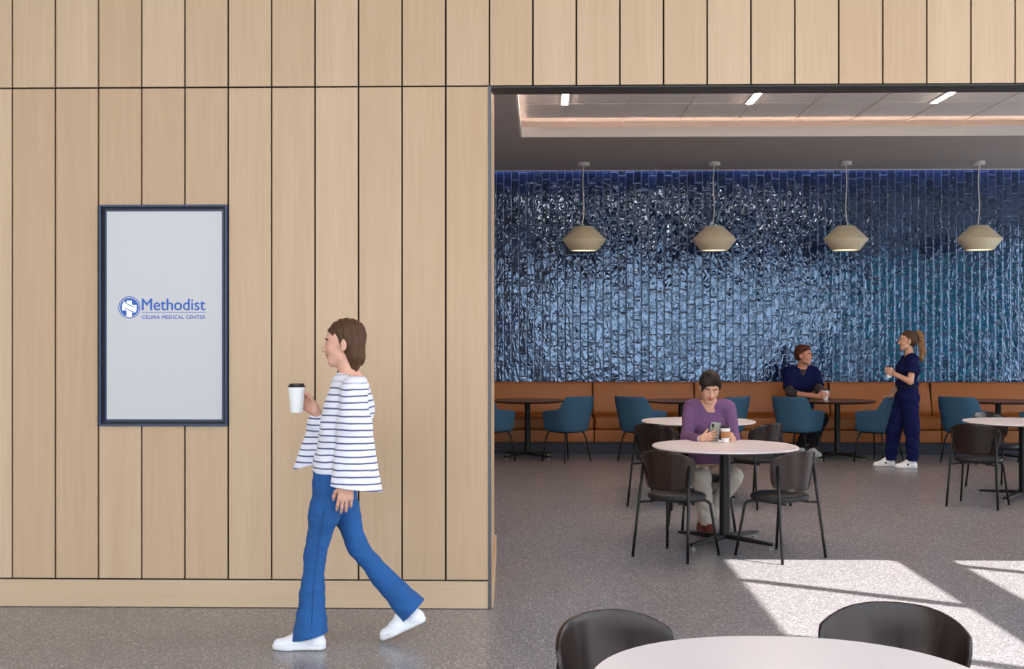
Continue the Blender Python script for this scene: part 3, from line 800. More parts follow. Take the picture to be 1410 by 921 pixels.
class Field:
    def __init__(s, lo, hi, h):
        s.lo = np.asarray(lo, float); s.h = h
        s.n = np.ceil((np.asarray(hi, float)-s.lo)/h).astype(int)+1
        s.F = np.full(s.n, 1.0, dtype=np.float32)
    def add(s, prims, k=.01, kin=None, cuts=(), sub=False, disp=None):
        kin = k if kin is None else kin
        B = [prim_box(p) for p in prims]
        pad = 2.0*max(k, kin)+3*s.h+.012
        lo = np.min([b[0] for b in B], 0)-pad; hi = np.max([b[1] for b in B], 0)+pad
        i0 = np.clip(np.floor((lo-s.lo)/s.h).astype(int), 0, s.n); i1 = np.clip(np.ceil((hi-s.lo)/s.h).astype(int)+1, 0, s.n)
        if (i1 <= i0).any(): return s
        X = (s.lo[0]+s.h*np.arange(i0[0], i1[0], dtype=np.float32))[:, None, None]
        Y = (s.lo[1]+s.h*np.arange(i0[1], i1[1], dtype=np.float32))[None, :, None]
        Z = (s.lo[2]+s.h*np.arange(i0[2], i1[2], dtype=np.float32))[None, None, :]
        D = None
        for p in prims:
            d = prim_d(p, X, Y, Z); D = d if D is None else smin(D, d, kin)
        if disp is not None: D = D+disp(X, Y, Z)
        for pt, nr in cuts:
            nr = nrm(nr); D = np.maximum(D, (X-pt[0])*nr[0]+(Y-pt[1])*nr[1]+(Z-pt[2])*nr[2])
        sl = tuple(slice(a, b) for a, b in zip(i0, i1))
        if sub: s.F[sl] = -smin(-s.F[sl], D, k)
        else: s.F[sl] = smin(s.F[sl], D, k)
        return s
    def mesh(s):
        F = s.F; S = F < 0
        n = np.array(F.shape)-1
        cnt = np.zeros(n, np.int8)
        for i in (0, 1):
            for j in (0, 1):
                for k in (0, 1): cnt += S[i:i+n[0], j:j+n[1], k:k+n[2]]
        act = np.argwhere((cnt > 0) & (cnt < 8))
        idx = -np.ones(n, np.int64); idx[tuple(act.T)] = np.arange(len(act))
        acc = np.zeros((len(act), 3)); num = np.zeros(len(act))
        cor = [(i, j, k) for i in (0, 1) for j in (0, 1) for k in (0, 1)]
        for a in cor:
            for ax in range(3):
                if a[ax]: continue
                b = list(a); b[ax] = 1
                fa = F[tuple((act+a).T)]; fb = F[tuple((act+b).T)]
                m = (fa < 0) != (fb < 0)
                t = np.where(m, fa/(np.where(m, fa-fb, 1)), 0)
                p = np.array(a, float)[None, :].repeat(len(act), 0); p[:, ax] = t
                acc += p*m[:, None]; num += m
        co = s.lo+s.h*(act+acc/num[:, None])
        quads = []
        for ax in range(3):
            o1, o2 = [d for d in range(3) if d != ax]
            sl0 = [slice(1, n[d]) for d in range(3)]; sl0[ax] = slice(0, n[ax])
            sl1 = list(sl0); sl1[ax] = slice(1, n[ax]+1)
            s0 = S[tuple(sl0)]; s1 = S[tuple(sl1)]
            e = np.argwhere(s0 != s1); off = np.ones(3, int); off[ax] = 0
            flip = s0[tuple(e.T)]
            e = e+off
            def I(d1, d2):
                q = e.copy(); q[:, o1] -= d1; q[:, o2] -= d2; return idx[tuple(q.T)]
            Q = np.stack([I(1, 1), I(0, 1), I(0, 0), I(1, 0)], 1)
            if ax == 1: flip = ~flip
            Q[~flip] = Q[~flip][:, ::-1]
            quads.append(Q)
        return co, np.concatenate(quads)
def solid(name, field, mats, parent, tags=(), extra=None):
    """tags: (prims, grow, material index) colours the faces near those shapes; extra: bmesh welded into the same mesh"""
    co, Q = field.mesh()
    me = bpy.data.meshes.new(name)
    me.vertices.add(len(co)); me.vertices.foreach_set('co', co.astype(np.float32).ravel())
    me.loops.add(Q.size); me.loops.foreach_set('vertex_index', Q.astype(np.int32).ravel())
    me.polygons.add(len(Q)); me.polygons.foreach_set('loop_start', np.arange(0, Q.size, 4, dtype=np.int32)); me.polygons.foreach_set('loop_total', np.full(len(Q), 4, np.int32))
    mi = np.zeros(len(Q), np.int32)
    if tags:
        c = co[Q].mean(1)
        for prims, grow, m in tags:
            for p in prims:
                d = prim_d(p, c[:, 0], c[:, 1], c[:, 2]); mi[d < grow] = m
    me.polygons.foreach_set('material_index', mi)
    me.update(); me.validate()
    for m in (mats if isinstance(mats, (list, tuple)) else [mats]): me.materials.append(m)
    if extra is not None:
        bm = bmesh.new(); bm.from_mesh(me)
        extra(bm); bm.to_mesh(me); bm.free()
    me.polygons.foreach_set('use_smooth', np.ones(len(me.polygons), bool))
    o = bpy.data.objects.new(name, me); C.objects.link(o)
    # a little relaxation against voxel ripple
    m = o.modifiers.new('smooth', 'SMOOTH'); m.factor = .5; m.iterations = 2
    if parent:
        o.parent = parent; o.matrix_parent_inverse = Matrix.Translation(-Vector(parent.location))
    return o

def headframe(fwd, up=(0, 0, 1)):
    f = nrm(fwd); r = nrm(np.cross(f, up)); u = np.cross(r, f)
    return np.stack([r, f, u], 1)          # columns: right, forward, up
def head_prims(O, R, s=1.0, smile=0, sex='f'):
    L = lambda x, y, z: np.asarray(O)+R@np.array([x, y, z])*s
    r = lambda *a: np.array(a)*s
    jw = .054 if sex == 'f' else .060
    main = [ell(L(0, -.018, .042), r(.073, .092, .076), R), ell(L(0, .028, -.040), r(jw, .060, .060), R), ell(L(0, .030, .02), r(.062, .058, .06), R),
            cap(L(-.014, .062, -.092), L(.014, .062, -.092), .0165*s), cap(L(-.04, .010, -.070), L(-.014, .056, -.090), .020*s, .017*s), cap(L(.04, .010, -.070), L(.014, .056, -.090), .020*s, .017*s)]
    det = [cap(L(-.024, .076, .020), L(.024, .076, .020), .011*s), cap(L(0, .083, .008), L(0, .103, -.028), .0075*s, .0105*s),
           cap(L(-.009, .090, -.033), L(.009, .090, -.033), .0085*s), ell(L(-.036, .058, -.024), r(.021, .021, .022), R), ell(L(.036, .058, -.024), r(.021, .021, .022), R)]
    lipz = -.058
    up_l = [cap(L(-.021-.004*smile, .077-.004*smile, lipz+.006*smile), L(-.004, .089, lipz+.004), .0042*s, .0058*s), cap(L(.021+.004*smile, .077-.004*smile, lipz+.006*smile), L(.004, .089, lipz+.004), .0042*s, .0058*s)]
    lo_l = [cap(L(-.017, .079, lipz-.006-.003*smile), L(.017, .079, lipz-.006-.003*smile), .0055*s), cap(L(-.007, .0855, lipz-.009-.004*smile), L(.007, .0855, lipz-.009-.004*smile), .0062*s)]
    sock = [ell(L(-.031, .088, .001), r(.016, .014, .010), R), ell(L(.031, .088, .001), r(.016, .014, .010), R)]
    lids = [cap(L(-.043, .066, .006), L(-.031, .077, .0105), .0048*s), cap(L(-.031, .077, .0105), L(-.018, .074, .006), .0048*s), cap(L(.043, .066, .006), L(.031, .077, .0105), .0048*s), cap(L(.031, .077, .0105), L(.018, .074, .006), .0048*s)]
    mouth = [cap(L(-.019, .087, lipz-.001), L(.019, .087, lipz-.001), .0018*s+.0022*s*smile)]
    ears = []
    for sx in (-1, 1):
        c = L(sx*.074, -.012, -.006)
        Re = R@np.array([[math.cos(.25*sx), -math.sin(.25*sx), 0], [math.sin(.25*sx), math.cos(.25*sx), 0], [0, 0, 1]])
        ears += [ell(c, r(.008, .017, .030), Re), ell(L(sx*.073, -.006, -.028), r(.007, .010, .012), R)]
    brows = []
    for sx in (-1, 1):
        brows += [cap(L(sx*.047, .067, .022), L(sx*.032, .083, .0285), .0018*s, .0028*s), cap(L(sx*.032, .083, .0285), L(sx*.014, .088, .025), .0028*s, .0030*s)]
    return dict(main=main, det=det, up=up_l, lo=lo_l, sock=sock, lids=lids, mouth=mouth, ears=ears, brows=brows, L=L, R=R, s=s, smile=smile)
def shut_eyes(f, hp):
    L, R, s = hp['L'], hp['R'], hp['s']
    f.add([ell(L(sx*.031, .0665, .001), np.array([.0145, .0125, .0125])*s, R) for sx in (-1, 1)], k=.004, kin=.003)
    hp['lash'] = []
    for sx in (-1, 1): hp['lash'] += [cap(L(sx*.044, .070, -.006), L(sx*.031, .0785, -.009), .0018), cap(L(sx*.031, .0785, -.009), L(sx*.019, .075, -.006), .0018)]
def add_head(f, hp):
    f.add(hp['main'], k=.012, kin=.030)
    f.add(hp['det'][:3], k=.012, kin=.008); f.add(hp['det'][3:], k=.025)
    f.add(hp['sock'], k=.008, sub=True)
    f.add(hp['lids'], k=.006, kin=.004)
    f.add(hp['up'], k=.006, kin=.004); f.add(hp['lo'], k=.006, kin=.004); f.add(hp['mouth'], k=.003, sub=True)
    f.add(hp['ears'], k=.006, kin=.006)
def head_tags(hp, lip=1, brow=2, teeth=None):
    t = [(hp['up']+hp['lo'], .0018, lip), (hp['brows'], .0026, brow)]
    if hp.get('lash'): t.append((hp['lash'], .0022, brow))
    t.append((hp['mouth'], .0020, teeth if teeth else lip))
    return t
def eyes(hp, white, iris, gaze=(0, 0), shut=0):
    def fn(bm):
        L, R, s = hp['L'], hp['R'], hp['s']
        for sx in (-1, 1):
            for rad, off, mi in ((.0118, (0, 0, 0), white), (.0060, (gaze[0], .0068, gaze[1]), iris)):
                c = L(sx*.031+off[0], .0665+off[1], .001+off[2])
                g = bmesh.ops.create_uvsphere(bm, u_segments=16, v_segments=10, radius=rad*s, matrix=Matrix.Translation(Vector(c)))
                for v in g['verts']:
                    for f_ in v.link_faces: f_.material_index = mi
    return fn
def hand(W, d, nr, side, curls=(25, 35, 25), s=1.0, spread=.05, thumb=(.55, .5), fing=None, tcurl=0):
    """W wrist, d direction to the fingers, nr the way the palm faces, side=+1/-1 puts the thumb on +/- cross(d, nr)"""
    d = nrm(d); nr = nrm(nr-np.dot(nr, d)*d); lat = np.cross(d, nr)*side     # towards the thumb
    W = np.asarray(W, float)
    P = lambda a, b, c: W+(d*a+lat*b+nr*c)*s
    palm = [cap(P(.004, .004, 0), P(.030, .012, .001), .021*s, .022*s, nr, .62), cap(P(.02, -.012, 0), P(.075, -.026, 0), .021*s, .015*s, nr, .62), cap(P(.02, .012, 0), P(.080, .025, 0), .022*s, .015*s, nr, .62),
            cap(P(.03, 0, 0), P(.082, 0, 0), .024*s, .016*s, nr, .55), cap(P(.012, .020, .006), P(.045, .028, .008), .016*s, .013*s)]
    fingers = []
    lens = ((.044, .026, .021), (.048, .030, .022), (.044, .028, .021), (.034, .021, .018))
    for i in range(4):
        cu = curls if fing is None else fing[i]
        b = P(.082-.004*abs(i-1)-(.006 if i == 3 else 0), .030-.0195*i, 0); ang = 0; fan = spread*(1.5-i)
        pts = [P(.060, .026-.017*i, 0), b]
        for L_, c_ in zip(lens[i], cu):
            ang += math.radians(c_)
            dd = nrm(d*math.cos(ang)+nr*math.sin(ang)+lat*fan*math.cos(ang))
            b = b+dd*L_*s; pts.append(b)
        rr = [.0092, .0094, .0086, .0080, .0066]; k = .9 if i == 3 else 1
        fingers.append(chain(pts, [q*s*k for q in rr]))
    tl, tn = thumb
    b = P(.028, .026, .006); d1 = nrm(d*.62+lat*tl+nr*tn*.6); d2 = nrm(d*.85+lat*tl*.35+nr*(tn*.9+tcurl)); d3 = nrm(d*.9+lat*tl*.1+nr*(tn*1.1+tcurl*1.6))
    p1 = b+d1*.038*s; p2 = p1+d2*.030*s; p3 = p2+d3*.022*s
    th = chain([b, p1, p2, p3], [.0125*s, .0105*s, .0098*s, .0080*s])
    return palm, fingers, th
def add_hand(f, H_):
    palm, fingers, th = H_
    f.add(palm, k=.012, kin=.010)
    for g_ in fingers: f.add(g_, k=.0035, kin=.004)
    f.add(th, k=.006, kin=.005)
def wrinkle(amp, freq, dirv, seed=0):
    d = nrm(dirv)
    r = np.random.RandomState(seed); a = r.rand(6)*6
    def fn(X, Y, Z):
        t = X*d[0]+Y*d[1]+Z*d[2]
        return amp*(np.sin(t*freq+2.2*np.sin(X*9+a[0])+1.8*np.sin(Z*7+a[1])+2*np.sin(Y*11+a[2]))+.5*np.sin(t*freq*1.9+3*np.sin(X*13+a[3]+Z*9)))
    return fn
def shoe(name, heel, toe, up, parent, mu, ms, width=.046, h=.0042, tall=.075, accent=None):
    "heel, toe: points on the ground line under the sole"
    heel = np.asarray(heel, float); toe = np.asarray(toe, float); L = np.linalg.norm(toe-heel); d = (toe-heel)/L; u = nrm(up-np.dot(up, d)*d); w = np.cross(d, u)
    P = lambda a, b, c: heel+d*a*L+w*b+u*c
    allp = [P(0, 0, 0), P(1, 0, 0), P(.1, 0, tall+.03)]
    lo = np.min(allp, 0)-.09; hi = np.max(allp, 0)+.09
    def foot(g, z):
        return [cap(P(.14, 0, z), P(.45, .002, z), .034+g, .034+g, u, .8), cap(P(.45, .002, z), P(.72, -.003, z), .034+g, .043+g, u, .8), cap(P(.72, -.003, z), P(.86, -.002, z), .043+g, .036+g, u, .8)]
    f = Field(lo, hi, h)
    f.add([cap(P(.17, 0, .052), P(.24, 0, tall), .033, .033), cap(P(.2, 0, .045), P(.62, 0, .032), .036, .034), cap(P(.27, 0, .092), P(.44, 0, .072), .029, .029), cap(P(.44, 0, .072), P(.62, 0, .046), .029, .026), cap(P(.6, 0, .03), P(.87, 0, .026), .040, .033, u, .85), cap(P(.13, 0, .03), P(.2, 0, .04), .034, .035)], k=.01, kin=.022,
          cuts=[(P(0, 0, .020), -u), (P(.2, 0, tall+.016), u-d*.32)])
    o = solid(name, f, mu, parent)
    f = Field(lo, hi, h)
    f.add(foot(.004, .016), k=.002, kin=.012, cuts=[(P(0, 0, .001), -u), (P(0, 0, .026), u)])
    s_ = solid('sole', f, ms, None); s_.parent = o
    if accent:
        f = Field(lo, hi, h*.8)
        f.add([cap(P(.42, .0, .046), P(.62, .0, .028), .0415, .040)], k=.002, cuts=[(P(.42, 0, .0), -d), (P(.50, 0, 0), d), (P(0, 0, .034), -u), (P(0, 0, .056), u)])
        a_ = solid('side_patch', f, accent, None); a_.parent = o
    # laces
    bm = bmesh.new()
    for i in range(4):
        t = .40+.06*i; zz = .098-.0115*i
        tube(bm, [P(t, -.018, zz-.008), P(t+.01, -.008, zz), P(t+.01, .008, zz), P(t, .018, zz-.008)], .0028, 6)
    l_ = obj('laces', bm, ms, None, smooth=True); l_.parent = o
    return o
def paper_cup(c, rt, rb, h, label, sleeve=False, lid='lid_black', group=None):
    r = empty('paper_cup', c, label=label, cat='cup')
    obj('body', lathe(bmesh.new(), [(0, 0), (rb, 0), (rb+.0008, .004), (rt, h*.90), (0, h*.90)], 32), M['cup_white'], r, smooth=True, angle=40)
    obj('lid', lathe(bmesh.new(), [(0, h*.885), (rt+.002, h*.885), (rt+.003, h*.90), (rt+.002, h*.915), (rt-.003, h*.925), (rt-.006, h*1.0), (rt-.010, h*1.0), (rt-.012, h*.985), (0, h*.985)], 32), M[lid], r, smooth=True, angle=30)
    if sleeve:
        q = lambda t: rb+(rt-rb)*t/.9
        obj('sleeve', lathe(bmesh.new(), [(q(.25)-.001, h*.25), (q(.25)+.0015, h*.25), (q(.68)+.0015, h*.68), (q(.68)-.001, h*.68)], 32), M['kraft'], r, smooth=True, angle=40)
    return r

# ------------------------------------------------------------------ walking woman
def walker():
    Y0 = 6.30
    g = lambda px, py, dy=0: A3(at(px, py, Y0+dy))
    root = empty('person', (g(455, 887)[0], Y0, 0), label='woman in a striped top and blue jeans walking past the oak wall with a cup', cat='person')
    O = g(473, 473); R = headframe((-1, 0, -.06)); hp = head_prims(O, R, 1.0)
    chest, waist, pel = g(481, 562), g(470, 615), g(461, 652)
    nk0, nk1 = g(477, 500), g(483, 522)
    shN, shF = g(487, 538, -.165), g(480, 538, .16)
    elN, elF = g(490, 604, -.215), g(461, 607, .19)
    wrN, wrF = g(478, 664, -.22), g(434, 566, .11)
    hipN, hipF = g(460, 660, -.085), g(462, 660, .085)
    knN, anN = g(434, 762, -.09), g(426, 862, -.10)
    knF, anF = g(492, 752, .07), g(562, 834, .07)
    f = Field(*span(g, 385, 900, -.42, 615, 425, .42), .0036)
    f.add([cap(g(476, 488), nk0, .046, .046), cap(nk0, nk1, .047, .056), cap(nk1, g(485, 535), .056, .07)], k=.02)
    f.add([cap(shN+V(0, .05, 0), shF-V(0, .05, 0), .058), cap(chest+V(0, -.045, 0), chest+V(0, .045, 0), .10, .10), cap(waist+V(0, -.035, 0), waist+V(0, .035, 0), .092), cap(pel+V(0, -.05, 0), pel+V(0, .05, 0), .103)], k=.05, kin=.07)
    for sh, el, wr in ((shN, elN, wrN), (shF, elF, wrF)):
        f.add(chain([sh, el, wr], [.046, .036, .026]), k=.02, kin=.012)
    cc = g(408.5, 548, .07)
    Hn = hand(wrN, V(-.12, .02, -1), V(-.15, 1, 0), -1, (18, 22, 15), 1.0)
    Hf = hand(wrF, cc+V(.01, .058, 0)-wrF, V(-.15, -1, 0), 1, (38, 52, 40), 1.0, thumb=(.45, .75))
    add_hand(f, Hn); add_hand(f, Hf)
    add_head(f, hp)
    for hip, kn, an, toe in ((hipN, knN, anN, g(400, 888, -.10)), (hipF, knF, anF, g(540, 872, .07))):
        f.add(chain([hip, kn, an], [.068, .038, .034]), k=.03, kin=.02)
        f.add([cap(an, toe, .028, .014)], k=.02)
    solid('body', f, [M['skin_a'], M['lips'], M['brow'], M['eyew'], M['iris']], root, head_tags(hp), eyes(hp, 3, 4))
    # hair
    L = hp['L']
    f = Field(*span(g, 430, 530, -.2, 520, 425, .2), .004)
    f.add([ell(L(0, -.020, .046), (.080, .099, .084), R), ell(L(0, -.045, -.01), (.077, .060, .08), R)], k=.02, kin=.03, disp=wrinkle(.0020, 170, (1, .5, .3), 2))
    f.add([ell(L(0, .098, -.035), (.10, .088, .088), R), ell(L(0, .05, -.12), (.1, .075, .09), R)], k=.012, sub=True)
    f.add(chain([L(-.030, -.060, .0), L(-.030, -.062, -.07), L(-.022, -.048, -.140)], [.046, .040, .020])+chain([L(.030, -.060, .0), L(.030, -.062, -.07), L(.022, -.048, -.140)], [.046, .040, .020]), k=.02, disp=wrinkle(.0026, 150, (1, .4, 0), 3))
    f.add(chain([L(.070, -.02, -.02), L(.078, .012, -.10), L(.055, .035, -.165)], [.024, .030, .022]), k=.015, disp=wrinkle(.0012, 300, (1, 1, 0), 5))
    solid('hair', f, M['hair_brown'], root)
    # loose striped top with wide three-quarter sleeves
    f = Field(*span(g, 395, 700, -.45, 540, 505, .45), .0042)
    wr_ = wrinkle(.0028, 30, (1, .2, .25), 4)
    f.add([cap(shN+V(0, .04, .006), shF-V(0, .04, -.006), .069), cap(g(481, 535), g(479, 565), .098, .118, (1, 0, 0), .95),
           cap(chest+V(0, -.05, 0), chest+V(0, .05, 0), .118), cap(g(474, 598, -.06), g(474, 598, .06), .128), cap(g(467, 640, -.06), g(467, 640, .06), .135), cap(g(464, 690, -.06), g(464, 690, .06), .138)], k=.03, kin=.05, disp=wr_,
          cuts=[(g(455, 648), nrm(V(.05, 0, -1))), (g(478, 514.5), nrm(V(.18, 0, 1)))])
    f.add([cap(shN, g(489, 585, -.205), .066, .082), cap(g(489, 585, -.205), g(491, 700, -.225), .082, .142, (0, 1, 0), .62)], k=.03, kin=.03, disp=wr_, cuts=[(g(492, 672, -.2), nrm(V(-.10, 0, -1)))])
    f.add([cap(shF, elF, .064, .080), cap(elF, g(440, 582, .14), .082, .062), cap(g(443, 597, .17), g(417, 690, .16), .078, .115, (0, 1, 0), .6)], k=.03, kin=.05, disp=wr_,
          cuts=[(g(428, 641, .1), nrm(V(.28, 0, -1))), (g(424, 570, .1), nrm(V(-1, 0, .30)))])
    solid('striped_top', f, M['stripe'], root)
    # flared jeans
    f = Field(*span(g, 385, 890, -.3, 600, 640, .3), .0042)
    jw = wrinkle(.0016, 70, (.1, 0, 1), 8)
    f.add([cap(g(462, 650, -.055), g(462, 650, .055), .112), cap(g(462, 672, -.055), g(462, 672, .055), .110)], k=.03, kin=.04, disp=jw, cuts=[(g(462, 642), (0, 0, 1))])
    f.add(chain([hipN, g(447, 705, -.09), knN, g(430, 815, -.09), g(427, 895, -.10)], [.092, .076, .052, .058, .102]), k=.03, kin=.03, disp=jw, cuts=[(g(428, 875.5, -.1), nrm(V(.24, 0, -1)))])
    f.add(chain([hipF, g(476, 704, .08), knF, g(527, 795, .07), anF+V(.09, 0, -.09)], [.092, .070, .050, .055, .092]), k=.03, kin=.03, disp=jw, cuts=[(g(571, 839, .07), nrm(A3(anF)-A3(knF)+V(.05, 0, .0)))])
    jeans = solid('jeans', f, M['denim'], root)
    # out-seam stitching of the near leg
    bm = bmesh.new()
    tube(bm, [g(447, 700, -.178), g(437, 762, -.155), g(431, 815, -.163), g(429, 862, -.198)], .0022, 6)
    sm = obj('side_seam', bm, M['denim_st'], None, smooth=True); sm.parent = jeans
    hN = g(449, 886.5, -.10); hN[2] = .001; tN = g(375.5, 887, -.10); tN[2] = .001
    shoe('shoe', hN, tN, (0, 0, 1), root, M['white_shoe'], M['white_sole'])
    tF = g(526, 880, .07); tF[2] = .004; hF = g(584, 853, .07)
    shoe('shoe', hF+V(.012, 0, -.005), tF, V(-.35, 0, 1), root, M['white_shoe'], M['white_sole'])
    paper_cup((cc[0], cc[1], cc[2]-.074), .045, .031, .148, 'white paper cup with dark lid carried by the walking woman')
walker()

# ------------------------------------------------------------------ seated woman
def seated_woman():
    g = lambda px, py, Y: A3(at(px, py, Y))
    base = g(977, 640, 10.1)
    root = empty('person', (base[0], 10.1, 0), label='woman in a purple v-neck sweater sitting at the white table looking at her phone', cat='person')
    O = g(977.5, 533.5, 10.0); R = headframe((.02, -.87, -.42), (0.04, 0, 1)); hp = head_prims(O, R, 1.0)
    chest = g(976, 583, 10.14); waist = g(975, 622, 10.17); pel = g(974, 652, 10.2)
    shR, shL = g(951, 561, 10.12), g(1003, 561, 10.12)
    elR, elL = g(946, 603, 9.98), g(1010, 603, 9.99)
    phone_c = g(984, 594.5, 9.74); cup_c = g(998.8, 609, 9.70); cup_c[2] = .7405
    wrR = g(966, 604.5, 9.70); wrL = g(1009, 604.5, 9.80)
    hipR, hipL = g(966, 655, 10.16), g(985, 655, 10.16)
    knR, knL = g(966, 658, 9.74), g(1010, 657, 9.80)
    anR, anL = g(975, 718, 9.72), g(967, 717, 9.86)
    f = Field((base[0]-.34, 9.45, 0), (base[0]+.36, 10.42, 1.36), .0036)
    f.add([cap(g(977, 542, 10.08), g(977, 561, 10.13), .046, .054)], k=.02)
    f.add([cap(shR+V(.05, 0, 0), shL-V(.05, 0, 0), .052), cap(chest+V(-.05, 0, 0), chest+V(.05, 0, 0), .092), cap(waist+V(-.05, 0, 0), waist+V(.05, 0, 0), .09), cap(pel+V(-.07, 0, 0), pel+V(.07, 0, 0), .10)], k=.05, kin=.07)
    for sh, el, wr in ((shR, elR, wrR), (shL, elL, wrL)): f.add(chain([sh, el, wr], [.045, .035, .025]), k=.02, kin=.012)
    ph_up = nrm(V(.10, -.32, .94)); ph_n = nrm(np.cross(ph_up, V(1, 0, -.1)))     # screen side
    if ph_n[1] < 0: ph_n = -ph_n
    pr = nrm(np.cross(ph_n, ph_up)); 
    if pr[0] < 0: pr = -pr
    # thumbs point up: choose the side accordingly
    def up_thumb(W, d, nr, *a, **k):
        d_ = nrm(d); n_ = nrm(nr-np.dot(nr, d_)*d_); side = 1 if np.cross(d_, n_)[2] > 0 else -1
        return hand(W, d, nr, side, *a, **k)
    HR = up_thumb(wrR, phone_c+pr*.0-ph_up*.022-ph_n*.019-wrR, ph_n, None, .95, spread=.10, thumb=(.15, .9), fing=((4, 22, 62), (4, 24, 66), (4, 28, 66), (6, 36, 60)))
    cm = cup_c+V(0, 0, .058)
    HL = up_thumb(wrL, cm+V(.046, -.035, -.010)-wrL, V(-1, -.1, 0), (30, 52, 42), .95, thumb=(.35, .9))
    add_hand(f, HR); add_hand(f, HL); add_head(f, hp); shut_eyes(f, hp)
    for hip, kn, an in ((hipR, knR, anR), (hipL, knL, anL)):
        f.add(chain([hip, kn, an], [.078, .054, .036]), k=.03, kin=.02)
        f.add([cap(an, an+V(.01, -.10, -.075), .028, .010)], k=.02)
    solid('body', f, [M['skin_b'], M['lips'], M['brow'], M['eyew'], M['iris']], root, head_tags(hp))
    L = hp['L']
    # short cropped hair with a side-swept fringe
    f = Field(O-.16, O+.2, .0036)
    f.add([ell(L(0, -.020, .052), (.082, .103, .086), R), ell(L(0, -.045, .02), (.080, .072, .075), R)], k=.02, kin=.03, disp=wrinkle(.0014, 230, (1, 0, .3), 12))
    f.add([ell(L(-.004, .110, -.040), (.068, .075, .083), R), ell(L(0, .03, -.10), (.1, .10, .075), R)], k=.010, sub=True)
    f.add(chain([L(.02, .035, .125), L(.055, .070, .085), L(.066, .062, .035), L(.068, .040, -.012)][::1], [.030, .024, .016, .008])+chain([L(.02, .035, .125), L(-.045, .065, .090), L(-.068, .050, .045), L(-.074, .025, -.005)], [.032, .024, .014, .007])
          +chain([L(-.02, .045, .118), L(.03, .082, .078), L(.055, .078, .048)], [.026, .018, .008]), k=.012, disp=wrinkle(.0012, 260, (1, 0, .5), 14))
    solid('hair', f, M['hair_black'], root)
    # sweater
    f = Field((base[0]-.34, 9.7, .40), (base[0]+.36, 10.42, 1.16), .0042)
    wk = wrinkle(.0022, 42, (.5, .2, 1), 21)
    f.add([cap(shR+V(.04, 0, .008), shL-V(.04, 0, -.008), .062), cap(chest+V(-.055, 0, 0), chest+V(.055, 0, 0), .106), cap(chest+V(-.05, -.035, -.01), chest+V(.05, -.035, -.01), .078), cap(waist+V(-.06, 0, 0), waist+V(.06, 0, 0), .105), cap(pel+V(-.07, 0, .02), pel+V(.07, 0, .02), .108)], k=.03, kin=.055, disp=wk,
          cuts=[(g(975, 637, 10.2), (0, 0, -1))])
    for sh, el, wr in ((shR, elR, wrR), (shL, elL, wrL)):
        e_ = wr+(el-wr)*.10; ax = nrm(wr-el)
        f.add(chain([sh, el, e_+ax*.03], [.062, .050, .037]), k=.03, kin=.02, disp=wk, cuts=[(e_, ax)])
    # v neck opening
    vb = g(977, 571, 10.0)
    f.add([cap(g(977, 552, 10.02), vb+V(0, .01, .0), .068, .003, (0, 1, 0), 3.0), cap(g(977, 545, 10.08), g(977, 549, 10.10), .060)], k=.004, kin=.008, sub=True)
    solid('sweater', f, M['purple'], root)
    # neck and upper chest show in the v: part of the body, so close the torso up there
    # trousers
    f = Field((base[0]-.34, 9.5, .08), (base[0]+.36, 10.42, .70), .0042)
    wk = wrinkle(.003, 55, (.6, .3, 1), 31)
    f.add([cap(pel+V(-.07, 0, 0), pel+V(.07, 0, 0), .108)], k=.03, disp=wk, cuts=[(pel+V(0, 0, .07), (0, 0, 1))])
    for hip, kn, an in ((hipR, knR, anR), (hipL, knL, anL)):
        f.add(chain([hip, kn, an+V(0, 0, -.05)], [.094, .072, .056]), k=.03, kin=.03, disp=wk, cuts=[(an+V(0, 0, -.028), (0, 0, -1))])
    solid('trousers', f, M['beige'], root)
    for an, dx in ((anR, .03), (anL, -.01)):
        h_ = an+V(0, .05, 0); t_ = an+V(dx, -.175, 0); h_[2] = t_[2] = .001
        shoe('shoe', h_, t_, (0, 0, 1), root, M['brown_shoe'], M['dark_sole'], tall=.066)
    # wrist watch
    bm = bmesh.new(); ax = Vector(nrm(elR-wrR)); c = Vector(wrR)+ax*.012
    tube(bm, [c-ax*.011, c+ax*.011], .0275, 24)
    wt = obj('watch_band', bm, M['watch_band'], None, smooth=True, angle=40); wt.parent = root; wt.matrix_parent_inverse = Matrix.Translation(-Vector(root.location))
    # phone
    r = empty('phone', tuple(phone_c), label='silver-green smartphone held upright by the woman in purple', cat='phone')
    Rm = Matrix((Vector(pr), Vector(ph_n), Vector(ph_up))).transposed().to_4x4()
    r.matrix_world = Matrix.Translation(Vector(phone_c)) @ Rm
    obj('case', boxbm(-.040, .040, -.0045, .0035, -.080, .080), M['phone_body'], r, bevel=.004)
    obj('screen', boxbm(-.034, .034, .0036, .0046, -.073, .073), M['phone_screen'], r)
    bm = bmesh.new(); box(bm, -.031, -.013, -.0062, -.0044, .036, .069)
    isl = obj('camera_bump', bm, M['phone_dark'], r, bevel=.002)
    paper_cup(tuple(cup_c), .038, .028, .122, 'paper cup with black lid and brown sleeve beside the phone', sleeve=True)
    q = g(994.5, 612.5, 9.62); bm = bmesh.new()
    n = 12; G = [[bm.verts.new((-.045+.09*i/n, -.04+.08*j/n, .003+.012*abs(math.sin(i*.8+j*.5))*(1 if 2 < i < 10 else .4))) for j in range(n+1)] for i in range(n+1)]
    for i in range(n):
        for j in range(n): bm.faces.new((G[i][j], G[i+1][j], G[i+1][j+1], G[i][j+1]))
    o = obj('paper_napkin', bm, M['napkin'], None, smooth=True); s_ = o.modifiers.new('s', 'SOLIDIFY'); s_.thickness = .0015
    o.location = (q[0], q[1]+.02, .7405); o.rotation_euler.z = .4; o.scale = (.6, .6, 1)
